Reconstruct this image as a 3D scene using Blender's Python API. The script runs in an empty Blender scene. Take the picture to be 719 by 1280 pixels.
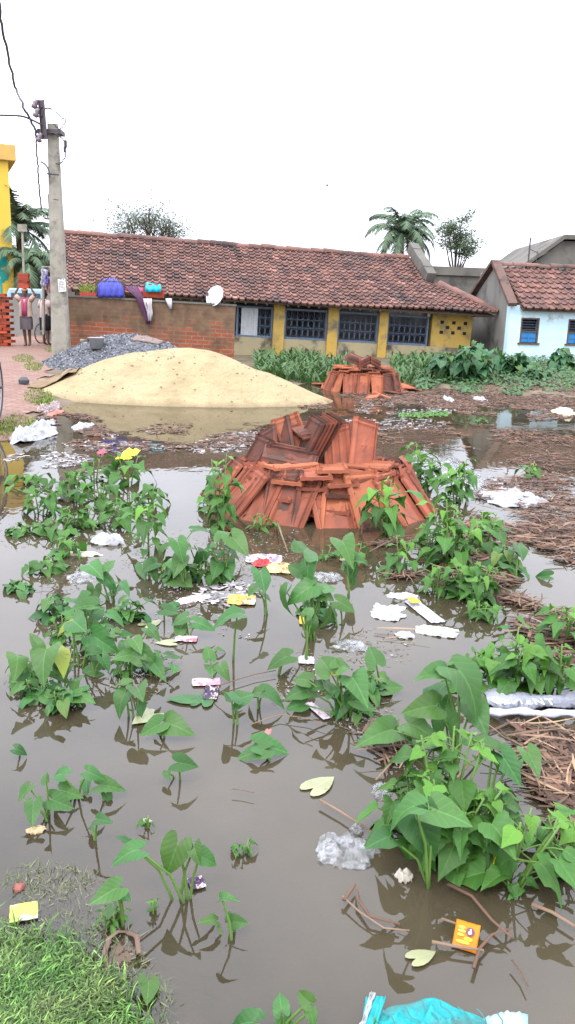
import bpy, bmesh, math, random
import numpy as np
from mathutils import Vector, Matrix, noise
PI = math.pi
S = bpy.context.scene
COL = S.collection
# ------------------------------------------------------------------ camera
PITCH = math.radians(13.87); ROLL = 0.030; CH = 1.47; FPX = 1000.0
CAM = Vector((0, 0, CH))
FW = Vector((0, math.cos(PITCH), -math.sin(PITCH)))
R0 = Vector((1, 0, 0)); U0 = Vector((0, math.sin(PITCH), math.cos(PITCH)))
RT = R0*math.cos(ROLL) + U0*math.sin(ROLL)
UP = -R0*math.sin(ROLL) + U0*math.cos(ROLL)
cd = bpy.data.cameras.new('camera'); cam = bpy.data.objects.new('camera', cd); COL.objects.link(cam)
m = Matrix.Identity(4)
for i in range(3):
    m[i][0] = RT[i]; m[i][1] = UP[i]; m[i][2] = -FW[i]; m[i][3] = CAM[i]
cam.matrix_world = m
cd.sensor_fit = 'VERTICAL'; cd.sensor_height = 36; cd.lens = 36*FPX/1280; cd.clip_end = 3000; cd.clip_start = 0.05
S.camera = cam
# ------------------------------------------------------------------ light
w = bpy.data.worlds.new('World'); S.world = w; w.use_nodes = True
nt = w.node_tree; nt.nodes.clear()
sky = nt.nodes.new('ShaderNodeTexSky'); sky.sky_type = 'NISHITA'; sky.sun_disc = False
SUN_EL = math.radians(58); SUN_AZ = math.radians(-25)
sky.sun_elevation = SUN_EL; sky.sun_rotation = SUN_AZ; sky.air_density = 1.5; sky.dust_density = 4
tc = nt.nodes.new('ShaderNodeTexCoord'); nz = nt.nodes.new('ShaderNodeTexNoise'); nz.inputs['Scale'].default_value = 2.2; nz.inputs['Detail'].default_value = 5
nt.links.new(tc.outputs['Generated'], nz.inputs['Vector'])
rp = nt.nodes.new('ShaderNodeMapRange'); rp.inputs[1].default_value = .3; rp.inputs[2].default_value = .7; rp.inputs[3].default_value = 11.5; rp.inputs[4].default_value = 15.5
nt.links.new(nz.outputs['Fac'], rp.inputs[0])
sx = nt.nodes.new('ShaderNodeSeparateXYZ'); nt.links.new(tc.outputs['Generated'], sx.inputs[0])
gr = nt.nodes.new('ShaderNodeMapRange'); gr.inputs[1].default_value = 0; gr.inputs[2].default_value = .65; gr.inputs[3].default_value = .70; gr.inputs[4].default_value = 1.38   # an overcast sky is darkest at the horizon
nt.links.new(sx.outputs[2], gr.inputs[0]); gm_ = nt.nodes.new('ShaderNodeMath'); gm_.operation = 'MULTIPLY'; nt.links.new(rp.outputs[0], gm_.inputs[0]); nt.links.new(gr.outputs[0], gm_.inputs[1])
cl = nt.nodes.new('ShaderNodeVectorMath'); cl.operation = 'SCALE'; cl.inputs[0].default_value = (.94, 0.98, 1.13)
nt.links.new(gm_.outputs[0], cl.inputs['Scale'])
mx = nt.nodes.new('ShaderNodeMixRGB'); mx.inputs[0].default_value = .92      # the cloud layer covers nearly the whole sky
nt.links.new(sky.outputs[0], mx.inputs[1]); nt.links.new(cl.outputs[0], mx.inputs[2])
bg = nt.nodes.new('ShaderNodeBackground'); bg.inputs['Strength'].default_value = 0.10
wo = nt.nodes.new('ShaderNodeOutputWorld')
nt.links.new(mx.outputs[0], bg.inputs[0]); nt.links.new(bg.outputs[0], wo.inputs[0])
sd = bpy.data.lights.new('sun', 'SUN'); sd.energy = 1.0; sd.angle = math.radians(22); sd.color = (1, .96, .9)
so = bpy.data.objects.new('sun', sd); COL.objects.link(so)
sv = Vector((math.cos(SUN_EL)*math.sin(SUN_AZ), math.cos(SUN_EL)*-math.cos(SUN_AZ)*1.0, math.sin(SUN_EL)))
sky.sun_rotation = math.atan2(sv.x, sv.y)
so.rotation_euler = sv.to_track_quat('Z', 'Y').to_euler()
S.view_settings.view_transform = 'Standard'; S.view_settings.look = 'None'
S.view_settings.exposure = 1.1; S.view_settings.gamma = 1
S.render.engine = 'CYCLES'
S.cycles.max_bounces = 6; S.cycles.transparent_max_bounces = 12; S.cycles.diffuse_bounces = 3; S.cycles.glossy_bounces = 3
# ------------------------------------------------------------------ helpers
def ray(px, py):
    return (RT*((px-359.5)/FPX) + UP*((640-py)/FPX) + FW)
def G(px, py, z=0.0):
    d = ray(px, py); return CAM + d*((z-CAM.z)/d.z)
def D(px, py, Y):
    d = ray(px, py); return CAM + d*(Y/d.y)
def onp(px, py, P0, N):
    d = ray(px, py); return CAM + d*((P0-CAM).dot(N)/d.dot(N))
def proj(P):
    v = Vector(P)-CAM; z = v.dot(FW)
    return (359.5+FPX*v.dot(RT)/z, 640-FPX*v.dot(UP)/z, z)
def nz3(x, y, z=0, s=1.0):
    return noise.noise(Vector((x*s, y*s, z*s)))
def tag(o, label=None, cat=None, group=None, kind=None):
    if label: o['label'] = label
    if cat: o['category'] = cat
    if group: o['group'] = group
    if kind: o['kind'] = kind
    return o
def thing(name, loc, label, cat, group=None, M=None):
    o = bpy.data.objects.new(name, None); COL.objects.link(o); o.empty_display_size = .1
    o.matrix_world = M if M is not None else Matrix.Translation(Vector(loc))
    return tag(o, label, cat, group)
class MB:
    def __init__(s): s.v = []; s.f = []; s.t = []; s.mi = []; s.uv = None
    def add(s, vs, fs, t=1.0, mi=0):
        n = len(s.v); s.v.extend([tuple(p) for p in vs])
        for f in fs:
            s.f.append(tuple(i+n for i in f)); s.t.append(t); s.mi.append(mi)
        return n
    def box(s, c, sz, M=None, t=1.0, mi=0, jit=0):
        x, y, z = c; a, b, d = sz[0]/2, sz[1]/2, sz[2]/2
        vs = [Vector((x+i*a, y+j*b, z+k*d)) for k in (-1, 1) for j in (-1, 1) for i in (-1, 1)]
        if jit: vs = [p+Vector((random.uniform(-jit, jit), random.uniform(-jit, jit), random.uniform(-jit, jit))) for p in vs]
        if M is not None: vs = [M @ p for p in vs]
        s.add(vs, [(0, 2, 3, 1), (4, 5, 7, 6), (0, 1, 5, 4), (2, 6, 7, 3), (0, 4, 6, 2), (1, 3, 7, 5)], t, mi)
    def tube(s, path, rad, n=6, t=1.0, cap=True, flat=1.0, mi=0):
        path = [Vector(p) for p in path]; k = len(path)
        if not hasattr(rad, '__len__'): rad = [rad]*k
        rings = []; prev = None
        for i in range(k):
            d = (path[min(i+1, k-1)]-path[max(i-1, 0)])
            if d.length < 1e-9: d = Vector((0, 0, 1))
            d.normalize()
            if prev is None:
                a = d.cross(Vector((0, 0, 1)))
                if a.length < .1: a = d.cross(Vector((0, 1, 0)))
                a.normalize()
            else:
                a = prev - d*prev.dot(d)
                if a.length < 1e-6: a = d.orthogonal()
                a.normalize()
            prev = a; b = d.cross(a)
            rings.append([path[i]+(a*math.cos(2*PI*j/n)+b*math.sin(2*PI*j/n)*flat)*rad[i] for j in range(n)])
        vs = [p for r in rings for p in r]; fs = []
        for i in range(k-1):
            for j in range(n):
                fs.append((i*n+j, i*n+(j+1) % n, (i+1)*n+(j+1) % n, (i+1)*n+j))
        if cap:
            fs.append(tuple(range(n-1, -1, -1))); fs.append(tuple((k-1)*n+j for j in range(n)))
        s.add(vs, fs, t, mi)
    def lathe(s, prof, c=(0, 0, 0), n=16, M=None, t=1.0, mi=0):
        vs = []; fs = []
        for (r, z) in prof:
            for j in range(n):
                p = Vector((c[0]+r*math.cos(2*PI*j/n), c[1]+r*math.sin(2*PI*j/n), c[2]+z))
                vs.append(M @ p if M is not None else p)
        for i in range(len(prof)-1):
            for j in range(n): fs.append((i*n+j, i*n+(j+1) % n, (i+1)*n+(j+1) % n, (i+1)*n+j))
        s.add(vs, fs, t, mi)
    def prism(s, pts, z0, z1, M=None, t=1.0, mi=0):
        n = len(pts); vs = [Vector((p[0], p[1], z0)) for p in pts]+[Vector((p[0], p[1], z1)) for p in pts]
        if M is not None: vs = [M @ p for p in vs]
        s.add(vs, [tuple(range(n-1, -1, -1)), tuple(range(n, 2*n))]+[(i, (i+1) % n, n+(i+1) % n, n+i) for i in range(n)], t, mi)
    def slab(s, P, N, th, t=1.0, mi=0):       # planar polygon P extruded by th along -N
        P = [Vector(p) for p in P]; n = len(P); N = Vector(N).normalized()
        vs = P+[p-N*th for p in P]
        s.add(vs, [tuple(range(n)), tuple(range(2*n-1, n-1, -1))]+[(i, n+i, n+(i+1) % n, (i+1) % n) for i in range(n)], t, mi)
    def build(s, name, mat, parent=None, M=None, smooth=False, bevel=0):
        me = bpy.data.meshes.new(name); me.from_pydata(s.v, [], s.f)
        for mm in (mat if isinstance(mat, (list, tuple)) else [mat]): me.materials.append(mm)
        at = me.attributes.new('tint', 'FLOAT', 'FACE'); at.data.foreach_set('value', s.t)
        if any(s.mi): me.polygons.foreach_set('material_index', s.mi)
        if s.uv is not None:
            u = me.uv_layers.new(name='UVMap'); li = np.zeros(len(me.loops), dtype=np.int32); me.loops.foreach_get('vertex_index', li)
            arr = np.array(s.uv, dtype=np.float32)[li]; u.data.foreach_set('uv', arr.ravel())
        if smooth: me.polygons.foreach_set('use_smooth', [True]*len(me.polygons))
        me.update()
        o = bpy.data.objects.new(name, me); COL.objects.link(o)
        if parent is not None: o.parent = parent
        if M is not None:
            o.matrix_local = M
        if bevel:
            b = o.modifiers.new('bevel', 'BEVEL'); b.width = bevel; b.segments = 2; b.limit_method = 'ANGLE'
        return o
def frame(P0, xdir, up=Vector((0, 0, 1))):   # matrix: x along xdir, z up, y = z x x  (front faces -y)
    x = Vector(xdir).normalized(); z = Vector(up).normalized(); y = z.cross(x).normalized(); z = x.cross(y)
    m = Matrix.Identity(4)
    for i in range(3): m[i][0] = x[i]; m[i][1] = y[i]; m[i][2] = z[i]; m[i][3] = P0[i]
    return m
def copy_tree(o, parent=None):
    c = o.copy(); COL.objects.link(c)
    if parent is not None: c.parent = parent
    for ch in [k for k in bpy.data.objects if k.parent == o]: copy_tree(ch, c)
    return c
# ------------------------------------------------------------------ materials
class NT:
    def __init__(s, name):
        s.m = bpy.data.materials.new(name); s.m.use_nodes = True; s.n = s.m.node_tree; s.n.nodes.clear()
        s.out = s.N('ShaderNodeOutputMaterial'); s.p = s.N('ShaderNodeBsdfPrincipled'); s.L(s.p.outputs[0], s.out.inputs[0])
        s.tc = s.N('ShaderNodeTexCoord')
    def N(s, t): return s.n.nodes.new(t)
    def L(s, a, b): s.n.links.new(a, b)
    def noise(s, scale, detail=4, vec=None, rough=.55, sc3=None):
        n = s.N('ShaderNodeTexNoise'); n.inputs['Scale'].default_value = scale; n.inputs['Detail'].default_value = detail; n.inputs['Roughness'].default_value = rough
        v = vec or s.tc.outputs['Object']
        if sc3:
            mp = s.N('ShaderNodeMapping'); mp.inputs['Scale'].default_value = sc3; s.L(v, mp.inputs[0]); v = mp.outputs[0]
        s.L(v, n.inputs['Vector']); return n.outputs['Fac']
    def ramp(s, f, a, b, c0=0., c1=1.):
        r = s.N('ShaderNodeMapRange'); r.inputs[1].default_value = a; r.inputs[2].default_value = b; r.inputs[3].default_value = c0; r.inputs[4].default_value = c1
        s.L(f, r.inputs[0]); return r.outputs[0]
    def mix(s, f, a, b, mode='MIX'):
        x = s.N('ShaderNodeMixRGB'); x.blend_type = mode
        for i, q in ((0, f), (1, a), (2, b)):
            if isinstance(q, (tuple, list)): x.inputs[i].default_value = tuple(q)+(1,) if len(q) == 3 else q
            elif isinstance(q, (int, float)): x.inputs[i].default_value = q
            else: s.L(q, x.inputs[i])
        return x.outputs[0]
    def math(s, op, a, b=0.):
        x = s.N('ShaderNodeMath'); x.operation = op
        for i, q in ((0, a), (1, b)):
            if isinstance(q, (int, float)): x.inputs[i].default_value = q
            else: s.L(q, x.inputs[i])
        return x.outputs[0]
    def attr(s, name='tint'):
        a = s.N('ShaderNodeAttribute'); a.attribute_name = name; return a.outputs['Fac']
    def bump(s, f, st=.3, dist=.01):
        b = s.N('ShaderNodeBump'); b.inputs['Strength'].default_value = st; b.inputs['Distance'].default_value = dist
        s.L(f, b.inputs['Height']); s.L(b.outputs[0], s.p.inputs['Normal']); return b
    def rgb(s, c): s.p.inputs['Base Color'].default_value = tuple(c)+(1,)
    def col(s, o): s.L(o, s.p.inputs['Base Color'])
    def set(s, rough=.6, spec=.4, metal=0):
        s.p.inputs['Roughness'].default_value = rough; s.p.inputs['Specular IOR Level'].default_value = spec; s.p.inputs['Metallic'].default_value = metal
def gm(name, c1, c2, scale=6, rough=.7, spec=.3, stain=None, stsc=1.5, stth=(.5, .65), bump=.2, bsc=40, bd=.01, tint=True, metal=0, rnd=0, sc3=None):
    n = NT(name); c = n.mix(n.ramp(n.noise(scale, 5, sc3=sc3), .3, .7), c1, c2)
    if stain is not None: c = n.mix(n.ramp(n.noise(stsc, 6, rough=.65), *stth), c, stain)
    if tint: c = n.mix(1.0, c, n.attr(), 'MULTIPLY')
    if rnd:
        oi = n.N('ShaderNodeObjectInfo'); c = n.mix(1.0, c, n.ramp(oi.outputs['Random'], 0, 1, 1-rnd, 1+rnd), 'MULTIPLY')
    n.col(c); n.set(rough, spec, metal)
    if bump: n.bump(n.noise(bsc, 5), bump, bd)
    return n.m
def brickm(name, c1, c2, mortar, bw=.25, bh=.078, moss=None, plaster=None, ph=None, xz=True, msize=.008, rough=.85):
    n = NT(name); sp = n.N('ShaderNodeSeparateXYZ'); n.L(n.tc.outputs['Object'], sp.inputs[0])
    cb = n.N('ShaderNodeCombineXYZ'); n.L(sp.outputs[0], cb.inputs[0]); n.L(sp.outputs[2 if xz else 1], cb.inputs[1])
    wob = n.noise(3, 2); v = n.N('ShaderNodeVectorMath'); v.operation = 'ADD'; n.L(cb.outputs[0], v.inputs[0])
    w2 = n.N('ShaderNodeCombineXYZ'); n.L(n.ramp(wob, .3, .7, -.012, .012), w2.inputs[1]); n.L(w2.outputs[0], v.inputs[1])
    b = n.N('ShaderNodeTexBrick'); n.L(v.outputs[0], b.inputs['Vector']); b.inputs['Scale'].default_value = 1
    b.inputs['Brick Width'].default_value = bw; b.inputs['Row Height'].default_value = bh; b.inputs['Mortar Size'].default_value = msize; b.inputs['Bias'].default_value = 0
    b.inputs['Color1'].default_value = tuple(c1)+(1,); b.inputs['Color2'].default_value = tuple(c2)+(1,); b.inputs['Mortar'].default_value = tuple(mortar)+(1,)
    c = n.mix(n.ramp(n.noise(9, 4), .35, .7, 0, .55), b.outputs['Color'], (c1[0]*.55, c1[1]*.55, c1[2]*.6))
    if moss:
        f = n.math('ADD', n.noise(1.3, 6), n.math('MULTIPLY', sp.outputs[2], .28)); c = n.mix(n.ramp(f, .72, .86, 0, .85), c, moss)
    if plaster:
        plaster = n.mix(n.ramp(n.noise(4.5, 6), .4, .62), plaster, (.135, .105, .06)); plaster = n.mix(n.ramp(n.noise(2.2, 5), .52, .66), plaster, (.045, .045, .025))
        f = n.math('ADD', n.math('MULTIPLY', n.noise(1.7, 6), .9), n.math('MULTIPLY', sp.outputs[2], ph)); c = n.mix(n.ramp(f, .66, .80, 0, .78), c, plaster)
    n.col(c); n.set(rough, .25); n.bump(b.outputs['Fac'], -.8, .012)
    return n.m
def leafm(name, top, vein, young=None, rough=.42, vs=.5, nvein=6.5, spread=.9, trans=.25):
    n = NT(name); uv = n.N('ShaderNodeSeparateXYZ'); n.L(n.tc.outputs['UV'], uv.inputs[0])
    ax = n.math('ABSOLUTE', uv.outputs[0]); mid = n.ramp(ax, .008, .03, 1, 0)
    q = n.math('SUBTRACT', uv.outputs[1], n.math('MULTIPLY', n.math('POWER', ax, .8), spread)); q = n.math('ADD', q, n.ramp(n.noise(22, 2), .3, .7, -.02, .02)); q = n.math('FRACT', n.math('MULTIPLY', n.math('ADD', q, 2.), nvein))
    q = n.math('ABSOLUTE', n.math('SUBTRACT', q, .5)); lat = n.ramp(q, .015, .085, 1, 0)
    f = n.math('MULTIPLY', n.math('MAXIMUM', mid, n.math('MULTIPLY', lat, .5)), vs)
    c = n.mix(n.ramp(n.noise(9, 4), .3, .7), tuple(x*.8 for x in top), tuple(x*1.2 for x in top)); c = n.mix(f, c, vein)
    c = n.mix(1., c, n.attr(), 'MULTIPLY')
    yl = n.attr('yel'); c = n.mix(yl, c, young or (.24, .27, .02)); c = n.mix(n.ramp(n.noise(38, 3), .66, .72, 0, .75), c, (.10, .085, .025)); c = n.mix(n.ramp(n.noise(5.5, 4), .58, .72, 0, .45), c, (.11, .16, .03))
    n.col(c); n.set(rough, .3); n.bump(q, .25, .003)
    tr = n.N('ShaderNodeBsdfTranslucent'); n.L(c, tr.inputs[0]); ms = n.N('ShaderNodeMixShader'); ms.inputs[0].default_value = trans
    n.L(n.p.outputs[0], ms.inputs[1]); n.L(tr.outputs[0], ms.inputs[2]); n.L(ms.outputs[0], n.out.inputs[0])
    return n.m
M = {}
M['ground'] = gm('damp_earth', (.10, .075, .05), (.17, .13, .09), 3, .9, .2, stain=(.05, .075, .02), stsc=1.2, stth=(.5, .7), bump=.6, bsc=14, bd=.04)
M['bed'] = M['ground']
M['path'] = brickm('path_brick', (.22, .11, .08), (.28, .17, .13), (.13, .10, .075), .26, .12, xz=False, msize=.016)
M['brick_wall'] = brickm('brick_wall', (.30, .085, .035), (.22, .055, .025), (.20, .15, .11), .30, .10, plaster=(.085, .062, .042), ph=.30, msize=.013)
M['brick_stack'] = gm('red_brick', (.30, .055, .022), (.20, .035, .018), 5, .85, .2, stain=(.24, .12, .08), stsc=4, stth=(.6, .75))
M['roof'] = gm('roof_tile', (.165, .080, .060), (.105, .055, .044), 2.2, .75, .35, stain=(.05, .038, .036), stsc=1.1, stth=(.50, .72), bump=.4, bsc=30)
M['roof_dark'] = gm('ridge_mortar', (.085, .06, .05), (.16, .085, .06), 2.0, .85, .3, stain=(.04, .035, .03), stsc=2)
M['yellow'] = gm('yellow_wash', (.44, .28, .055), (.36, .25, .07), 2, .8, .25, stain=(.13, .11, .07), stsc=1.8, stth=(.5, .68), bump=.3)
M['plinth'] = gm('stained_plaster', (.34, .28, .15), (.26, .23, .15), 2, .85, .2, stain=(.06, .055, .045), stsc=1.4, stth=(.5, .62), bump=.4)
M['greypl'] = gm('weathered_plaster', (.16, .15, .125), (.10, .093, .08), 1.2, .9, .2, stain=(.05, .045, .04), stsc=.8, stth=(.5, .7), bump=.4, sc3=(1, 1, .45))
M['bluewall'] = gm('pale_blue_wash', (.42, .60, .66), (.50, .64, .68), 1.6, .85, .2, stain=(.19, .17, .14), stsc=1.7, stth=(.58, .70), bump=.3)
M['gable'] = gm('stained_gable_plaster', (.23, .22, .20), (.16, .15, .13), 1.1, .9, .2, stain=(.06, .055, .05), stsc=.9, stth=(.5, .7), sc3=(1, 1, .4))
M['concrete'] = gm('pole_concrete', (.23, .21, .17), (.30, .28, .23), 5, .85, .25, stain=(.12, .11, .09), stsc=2, bump=.3)
M['dark'] = gm('painted_interior_shade', (.018, .018, .022), (.025, .024, .028), 3, .9, .1)  # near-black colour standing in for unlit depth
M['grille'] = gm('blue_grey_iron', (.10, .14, .20), (.07, .09, .13), 8, .55, .4)
M['woodblue'] = gm('blue_shutter', (.015, .13, .32), (.02, .17, .38), 8, .6, .4)
M['wood'] = gm('old_wood', (.07, .05, .035), (.11, .08, .055), 8, .8, .2, sc3=(1, 1, 6))
M['ywall'] = gm('yellow_paint', (.60, .40, .05), (.54, .36, .05), 1, .8, .3)
M['ocornice'] = gm('pale_orange_paint', (.52, .33, .09), (.46, .28, .08), 2, .8, .3)
M['teal'] = gm('teal_paint', (.01, .30, .27), (.01, .22, .2), 20, .7, .3)
M['iron'] = gm('rusty_iron', (.045, .038, .045), (.075, .055, .055), 20, .6, .5)
M['cable'] = gm('black_cable', (.025, .022, .03), (.03, .028, .036), 5, .6, .4)
M['porcelain'] = gm('glazed_insulator', (.10, .07, .09), (.14, .1, .12), 5, .3, .6)
M['paper'] = gm('paper', (.62, .61, .58), (.55, .54, .5), 14, .8, .2)
M['ink'] = gm('ink', (.08, .07, .09), (.1, .08, .1), 14, .8, .2)
M['sand'] = gm('wet_sand', (.345, .28, .18), (.295, .235, .145), 1.3, .95, .1, stain=(.235, .18, .105), stsc=2.6, stth=(.5, .8), bump=.5, bsc=9, bd=.06)
M['gravel'] = gm('grey_gravel', (.070, .073, .080), (.105, .108, .116), 12, .8, .3)
M['white'] = gm('white_plastic', (.66, .68, .70), (.56, .58, .6), 6, .5, .4)
M['bark'] = gm('bark', (.12, .095, .07), (.075, .06, .045), 8, .9, .1)
def sandm():
    n = NT('wet_sand'); sp = n.N('ShaderNodeSeparateXYZ'); n.L(n.tc.outputs['Object'], sp.inputs[0])
    c = n.mix(n.ramp(n.noise(1.3, 5), .3, .7), (.345, .28, .165), (.295, .235, .13)); c = n.mix(n.ramp(n.noise(2.6, 6, rough=.7), .5, .75, 0, .8), c, (.235, .18, .105)); c = n.mix(n.ramp(n.noise(30, 4), .62, .7, 0, .6), c, (.20, .155, .10))
    f = n.math('ADD', sp.outputs[2], n.math('MULTIPLY', n.noise(3.5, 5), .16)); c = n.mix(n.ramp(f, .07, .17, .75, 0), c, (.16, .12, .07)); n.col(c); n.set(.95, .1)
    b = n.math('ADD', n.noise(9, 6), n.math('MULTIPLY', n.noise(3.2, 3), 1.6)); n.bump(b, .7, .09); return n.m
M['sand'] = sandm()
def printm(name, c1, c2, c3, sc=26):
    n = NT(name); v = n.N('ShaderNodeTexVoronoi'); v.inputs['Scale'].default_value = sc; n.L(n.tc.outputs['Object'], v.inputs['Vector'])
    c = n.mix(n.ramp(v.outputs['Distance'], .25, .33), c2, c1); c = n.mix(n.ramp(n.noise(sc*.8, 2), .57, .60), c, c3); c = n.mix(n.ramp(n.noise(12, 6), .55, .75, 0, .6), c, (.12, .10, .07)); n.col(c); n.set(.4, .4); n.bump(n.noise(45, 5), .6, .005); return n.m
def flat(name, c, rough=.6, k=.8, spec=.35, **kw): return gm(name, c, tuple(x*k for x in c), 7, rough, spec, **kw)
# ------------------------------------------------------------------ terrain and water
def poly_from_px(L): return [(lambda p: (p.x, p.y))(G(a, b)) for a, b in L]
FAR = poly_from_px([(0, 551), (38, 546), (50, 522), (64, 514), (110, 500), (200, 490), (370, 484), (395, 474), (440, 480), (520, 481), (600, 490), (719, 500)])
FAR = [(-60, FAR[0][1]-.5), (FAR[0][0]-2, FAR[0][1]-.4)]+FAR+[(60, FAR[-1][1]), (60, 900), (-60, 900)]
FAR[-2] = (900, 900); FAR[-1] = (-900, 900); FAR[0] = (-900, FAR[0][1]); FAR[-3] = (900, FAR[-3][1])
NEAR = poly_from_px([(-160, 1090), (-60, 1140), (0, 1172), (60, 1186), (130, 1224), (178, 1275), (190, 1330)])
NEAR = [(-9, NEAR[0][1]+1.2)]+NEAR+[(NEAR[-1][0]+.1, -3), (-9, -3)]
def sdist(P, X, Y):                    # signed distance, positive inside
    d = np.full(X.shape, 1e9); ins = np.zeros(X.shape, bool); n = len(P)
    for i in range(n):
        x1, y1 = P[i]; x2, y2 = P[(i+1) % n]; dx, dy = x2-x1, y2-y1
        t = np.clip(((X-x1)*dx+(Y-y1)*dy)/(dx*dx+dy*dy+1e-12), 0, 1)
        d = np.minimum(d, np.hypot(X-x1-t*dx, Y-y1-t*dy))
        c = ((y1 > Y) != (y2 > Y)) & (X < (x2-x1)*(Y-y1)/(y2-y1+1e-12)+x1); ins ^= c
    return np.where(ins, d, -d)
def terr(X, Y):
    X = np.asarray(X, float); Y = np.asarray(Y, float)
    a = sdist(FAR, X, Y); b = sdist(NEAR, X, Y)
    wob = .10*np.sin(3.1*X+1.3*Y)*np.sin(2.3*Y-.7*X)+.05*np.sin(9*X+4*Y)*np.sin(8*Y-3*X)
    a = a+wob; b = b+wob*.35+.02*np.sin(31*X)*np.sin(27*Y)
    ha = np.where(a > 0, .30*(1-np.exp(-a/2.6)), -.45*(1-np.exp(a/1.3)))
    hb = np.where(b > 0, .12*(1-np.exp(-b/.35)), -.40*(1-np.exp(b/1.15)))
    return np.maximum(ha, hb)
_tx = np.arange(-14, 18, .1); _ty = np.arange(0, 60, .1); _T = terr(*np.meshgrid(_tx, _ty)); _nx = np.arange(-2.6, 2, .02); _ny = np.arange(.6, 4, .02); _N = terr(*np.meshgrid(_nx, _ny))
def tz(x, y):
    for a, b, T in ((_nx, _ny, _N), (_tx, _ty, _T)):
        s_ = a[1]-a[0]; i = (x-a[0])/s_; j = (y-b[0])/s_
        if 0 <= i < len(a)-1 and 0 <= j < len(b)-1:
            i0, j0 = int(i), int(j); u, v = i-i0, j-j0; return float((T[j0, i0]*(1-u)+T[j0, i0+1]*u)*(1-v)+(T[j0+1, i0]*(1-u)+T[j0+1, i0+1]*u)*v)
    return float(terr([x], [y])[0])
def gridmesh(name, xs, ys, mat, zf, attrs=None):
    X, Y = np.meshgrid(xs, ys); Z = zf(X, Y); nx, ny = len(xs), len(ys)
    me = bpy.data.meshes.new(name); V = np.stack([X.ravel(), Y.ravel(), Z.ravel()], 1)
    i = np.arange((nx-1)*(ny-1)); r = i//(nx-1); c = i % (nx-1); a = r*nx+c
    F = np.stack([a, a+1, a+nx+1, a+nx], 1)
    me.from_pydata(V.tolist(), [], F.tolist()); me.materials.append(mat)
    me.polygons.foreach_set('use_smooth', [True]*len(me.polygons))
    if attrs is not None:
        at = me.attributes.new('turb', 'FLOAT', 'POINT'); at.data.foreach_set('value', attrs(X, Y).ravel())
    at = me.attributes.new('tint', 'FLOAT', 'POINT'); at.data.foreach_set('value', np.ones(len(V)))
    o = bpy.data.objects.new(name, me); COL.objects.link(o); return o
def axis(segs):
    out = []
    for a, b, s in segs: out += list(np.arange(a, b, s))
    return np.array(out+[segs[-1][1]])
gx = axis([(-900, -60, 60), (-60, -12, 4), (-12, -3, .3), (-3, 2, .05), (2, 12, .25), (12, 60, 4), (60, 900, 60)])
gy = axis([(-20, 0, 2), (0, .8, .2), (.8, 3.4, .04), (3.4, 22, .2), (22, 60, 2), (60, 900, 60)])
gb = lambda X, Y: terr(X, Y)+np.where(terr(X, Y) > .03, .015*np.sin(5.3*X+2*Y)*np.sin(4.1*Y), 0)
tag(gridmesh('ground', gx, gy, M['ground'], gb), kind='structure')
wn = NT('muddy_water'); wn.n.nodes.remove(wn.p)
fr = wn.N('ShaderNodeFresnel'); fr.inputs['IOR'].default_value = 1.53
bp = wn.N('ShaderNodeBump'); bp.inputs['Strength'].default_value = .10; bp.inputs['Distance'].default_value = .02
wn.L(wn.noise(3.5, 3, sc3=(1, .6, 1)), bp.inputs['Height'])
df = wn.N('ShaderNodeBsdfDiffuse'); wn.L(wn.mix(wn.ramp(wn.noise(.8, 5), .35, .65), (.036, .029, .016), (.070, .056, .034)), df.inputs[0])
tr = wn.N('ShaderNodeBsdfTransparent'); tr.inputs[0].default_value = (.92, .9, .82, 1)
m1 = wn.N('ShaderNodeMixShader'); wn.L(wn.attr('turb'), m1.inputs[0]); wn.L(tr.outputs[0], m1.inputs[1]); wn.L(df.outputs[0], m1.inputs[2])
gl = wn.N('ShaderNodeBsdfGlossy'); gl.inputs['Roughness'].default_value = .015; wn.L(bp.outputs[0], gl.inputs['Normal']); wn.L(bp.outputs[0], fr.inputs['Normal'])
m2 = wn.N('ShaderNodeMixShader'); wn.L(wn.math('MULTIPLY', fr.outputs[0], 1.0), m2.inputs[0]); wn.L(m1.outputs[0], m2.inputs[1]); wn.L(gl.outputs[0], m2.inputs[2])
wn.L(m2.outputs[0], wn.out.inputs[0])
wx = axis([(-60, -12, 4), (-12, -3, .4), (-3, 2, .05), (2, 12, .4), (12, 60, 4)]); wy = axis([(-3, .8, .4), (.8, 3.4, .05), (3.4, 30, .3)])
tag(gridmesh('water', wx, wy, wn.m, lambda X, Y: X*0, lambda X, Y: 1-np.exp(np.minimum(terr(X, Y), 0)*11)*.95), kind='structure')
# path
pp = [G(a, b, .15) for a, b in [(-90, 548), (14, 536), (34, 505), (52, 470), (66, 442), (84, 432), (96, 424), (60, 414), (30, 414), (10, 434), (-60, 446)]]
PXY = [(p.x, p.y) for p in pp]; st = .09
gxs = np.arange(min(p[0] for p in PXY), max(p[0] for p in PXY), st); gys = np.arange(min(p[1] for p in PXY), max(p[1] for p in PXY), st*1.4)
mb = MB(); idx = {}
for j in range(len(gys)-1):
    Yr = np.full(len(gxs), gys[j]); sd_ = sdist(PXY, gxs, Yr); 
    for i in range(len(gxs)-1):
        if sd_[i] < -.05+.25*nz3(gxs[i], gys[j], 0, 1.7): continue
        f = []
        for (a_, b_) in ((i, j), (i+1, j), (i+1, j+1), (i, j+1)):
            if (a_, b_) not in idx:
                idx[(a_, b_)] = len(mb.v); X_, Y_ = gxs[a_], gys[b_]; mb.v.append((X_, Y_, tz(X_, Y_)+.022+.008*nz3(X_, Y_, 0, 3)))
            f.append(idx[(a_, b_)])
        mb.f.append(tuple(f)); mb.t.append(1.); mb.mi.append(0)
tag(mb.build('path', M['path'], smooth=True), kind='structure')
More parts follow.
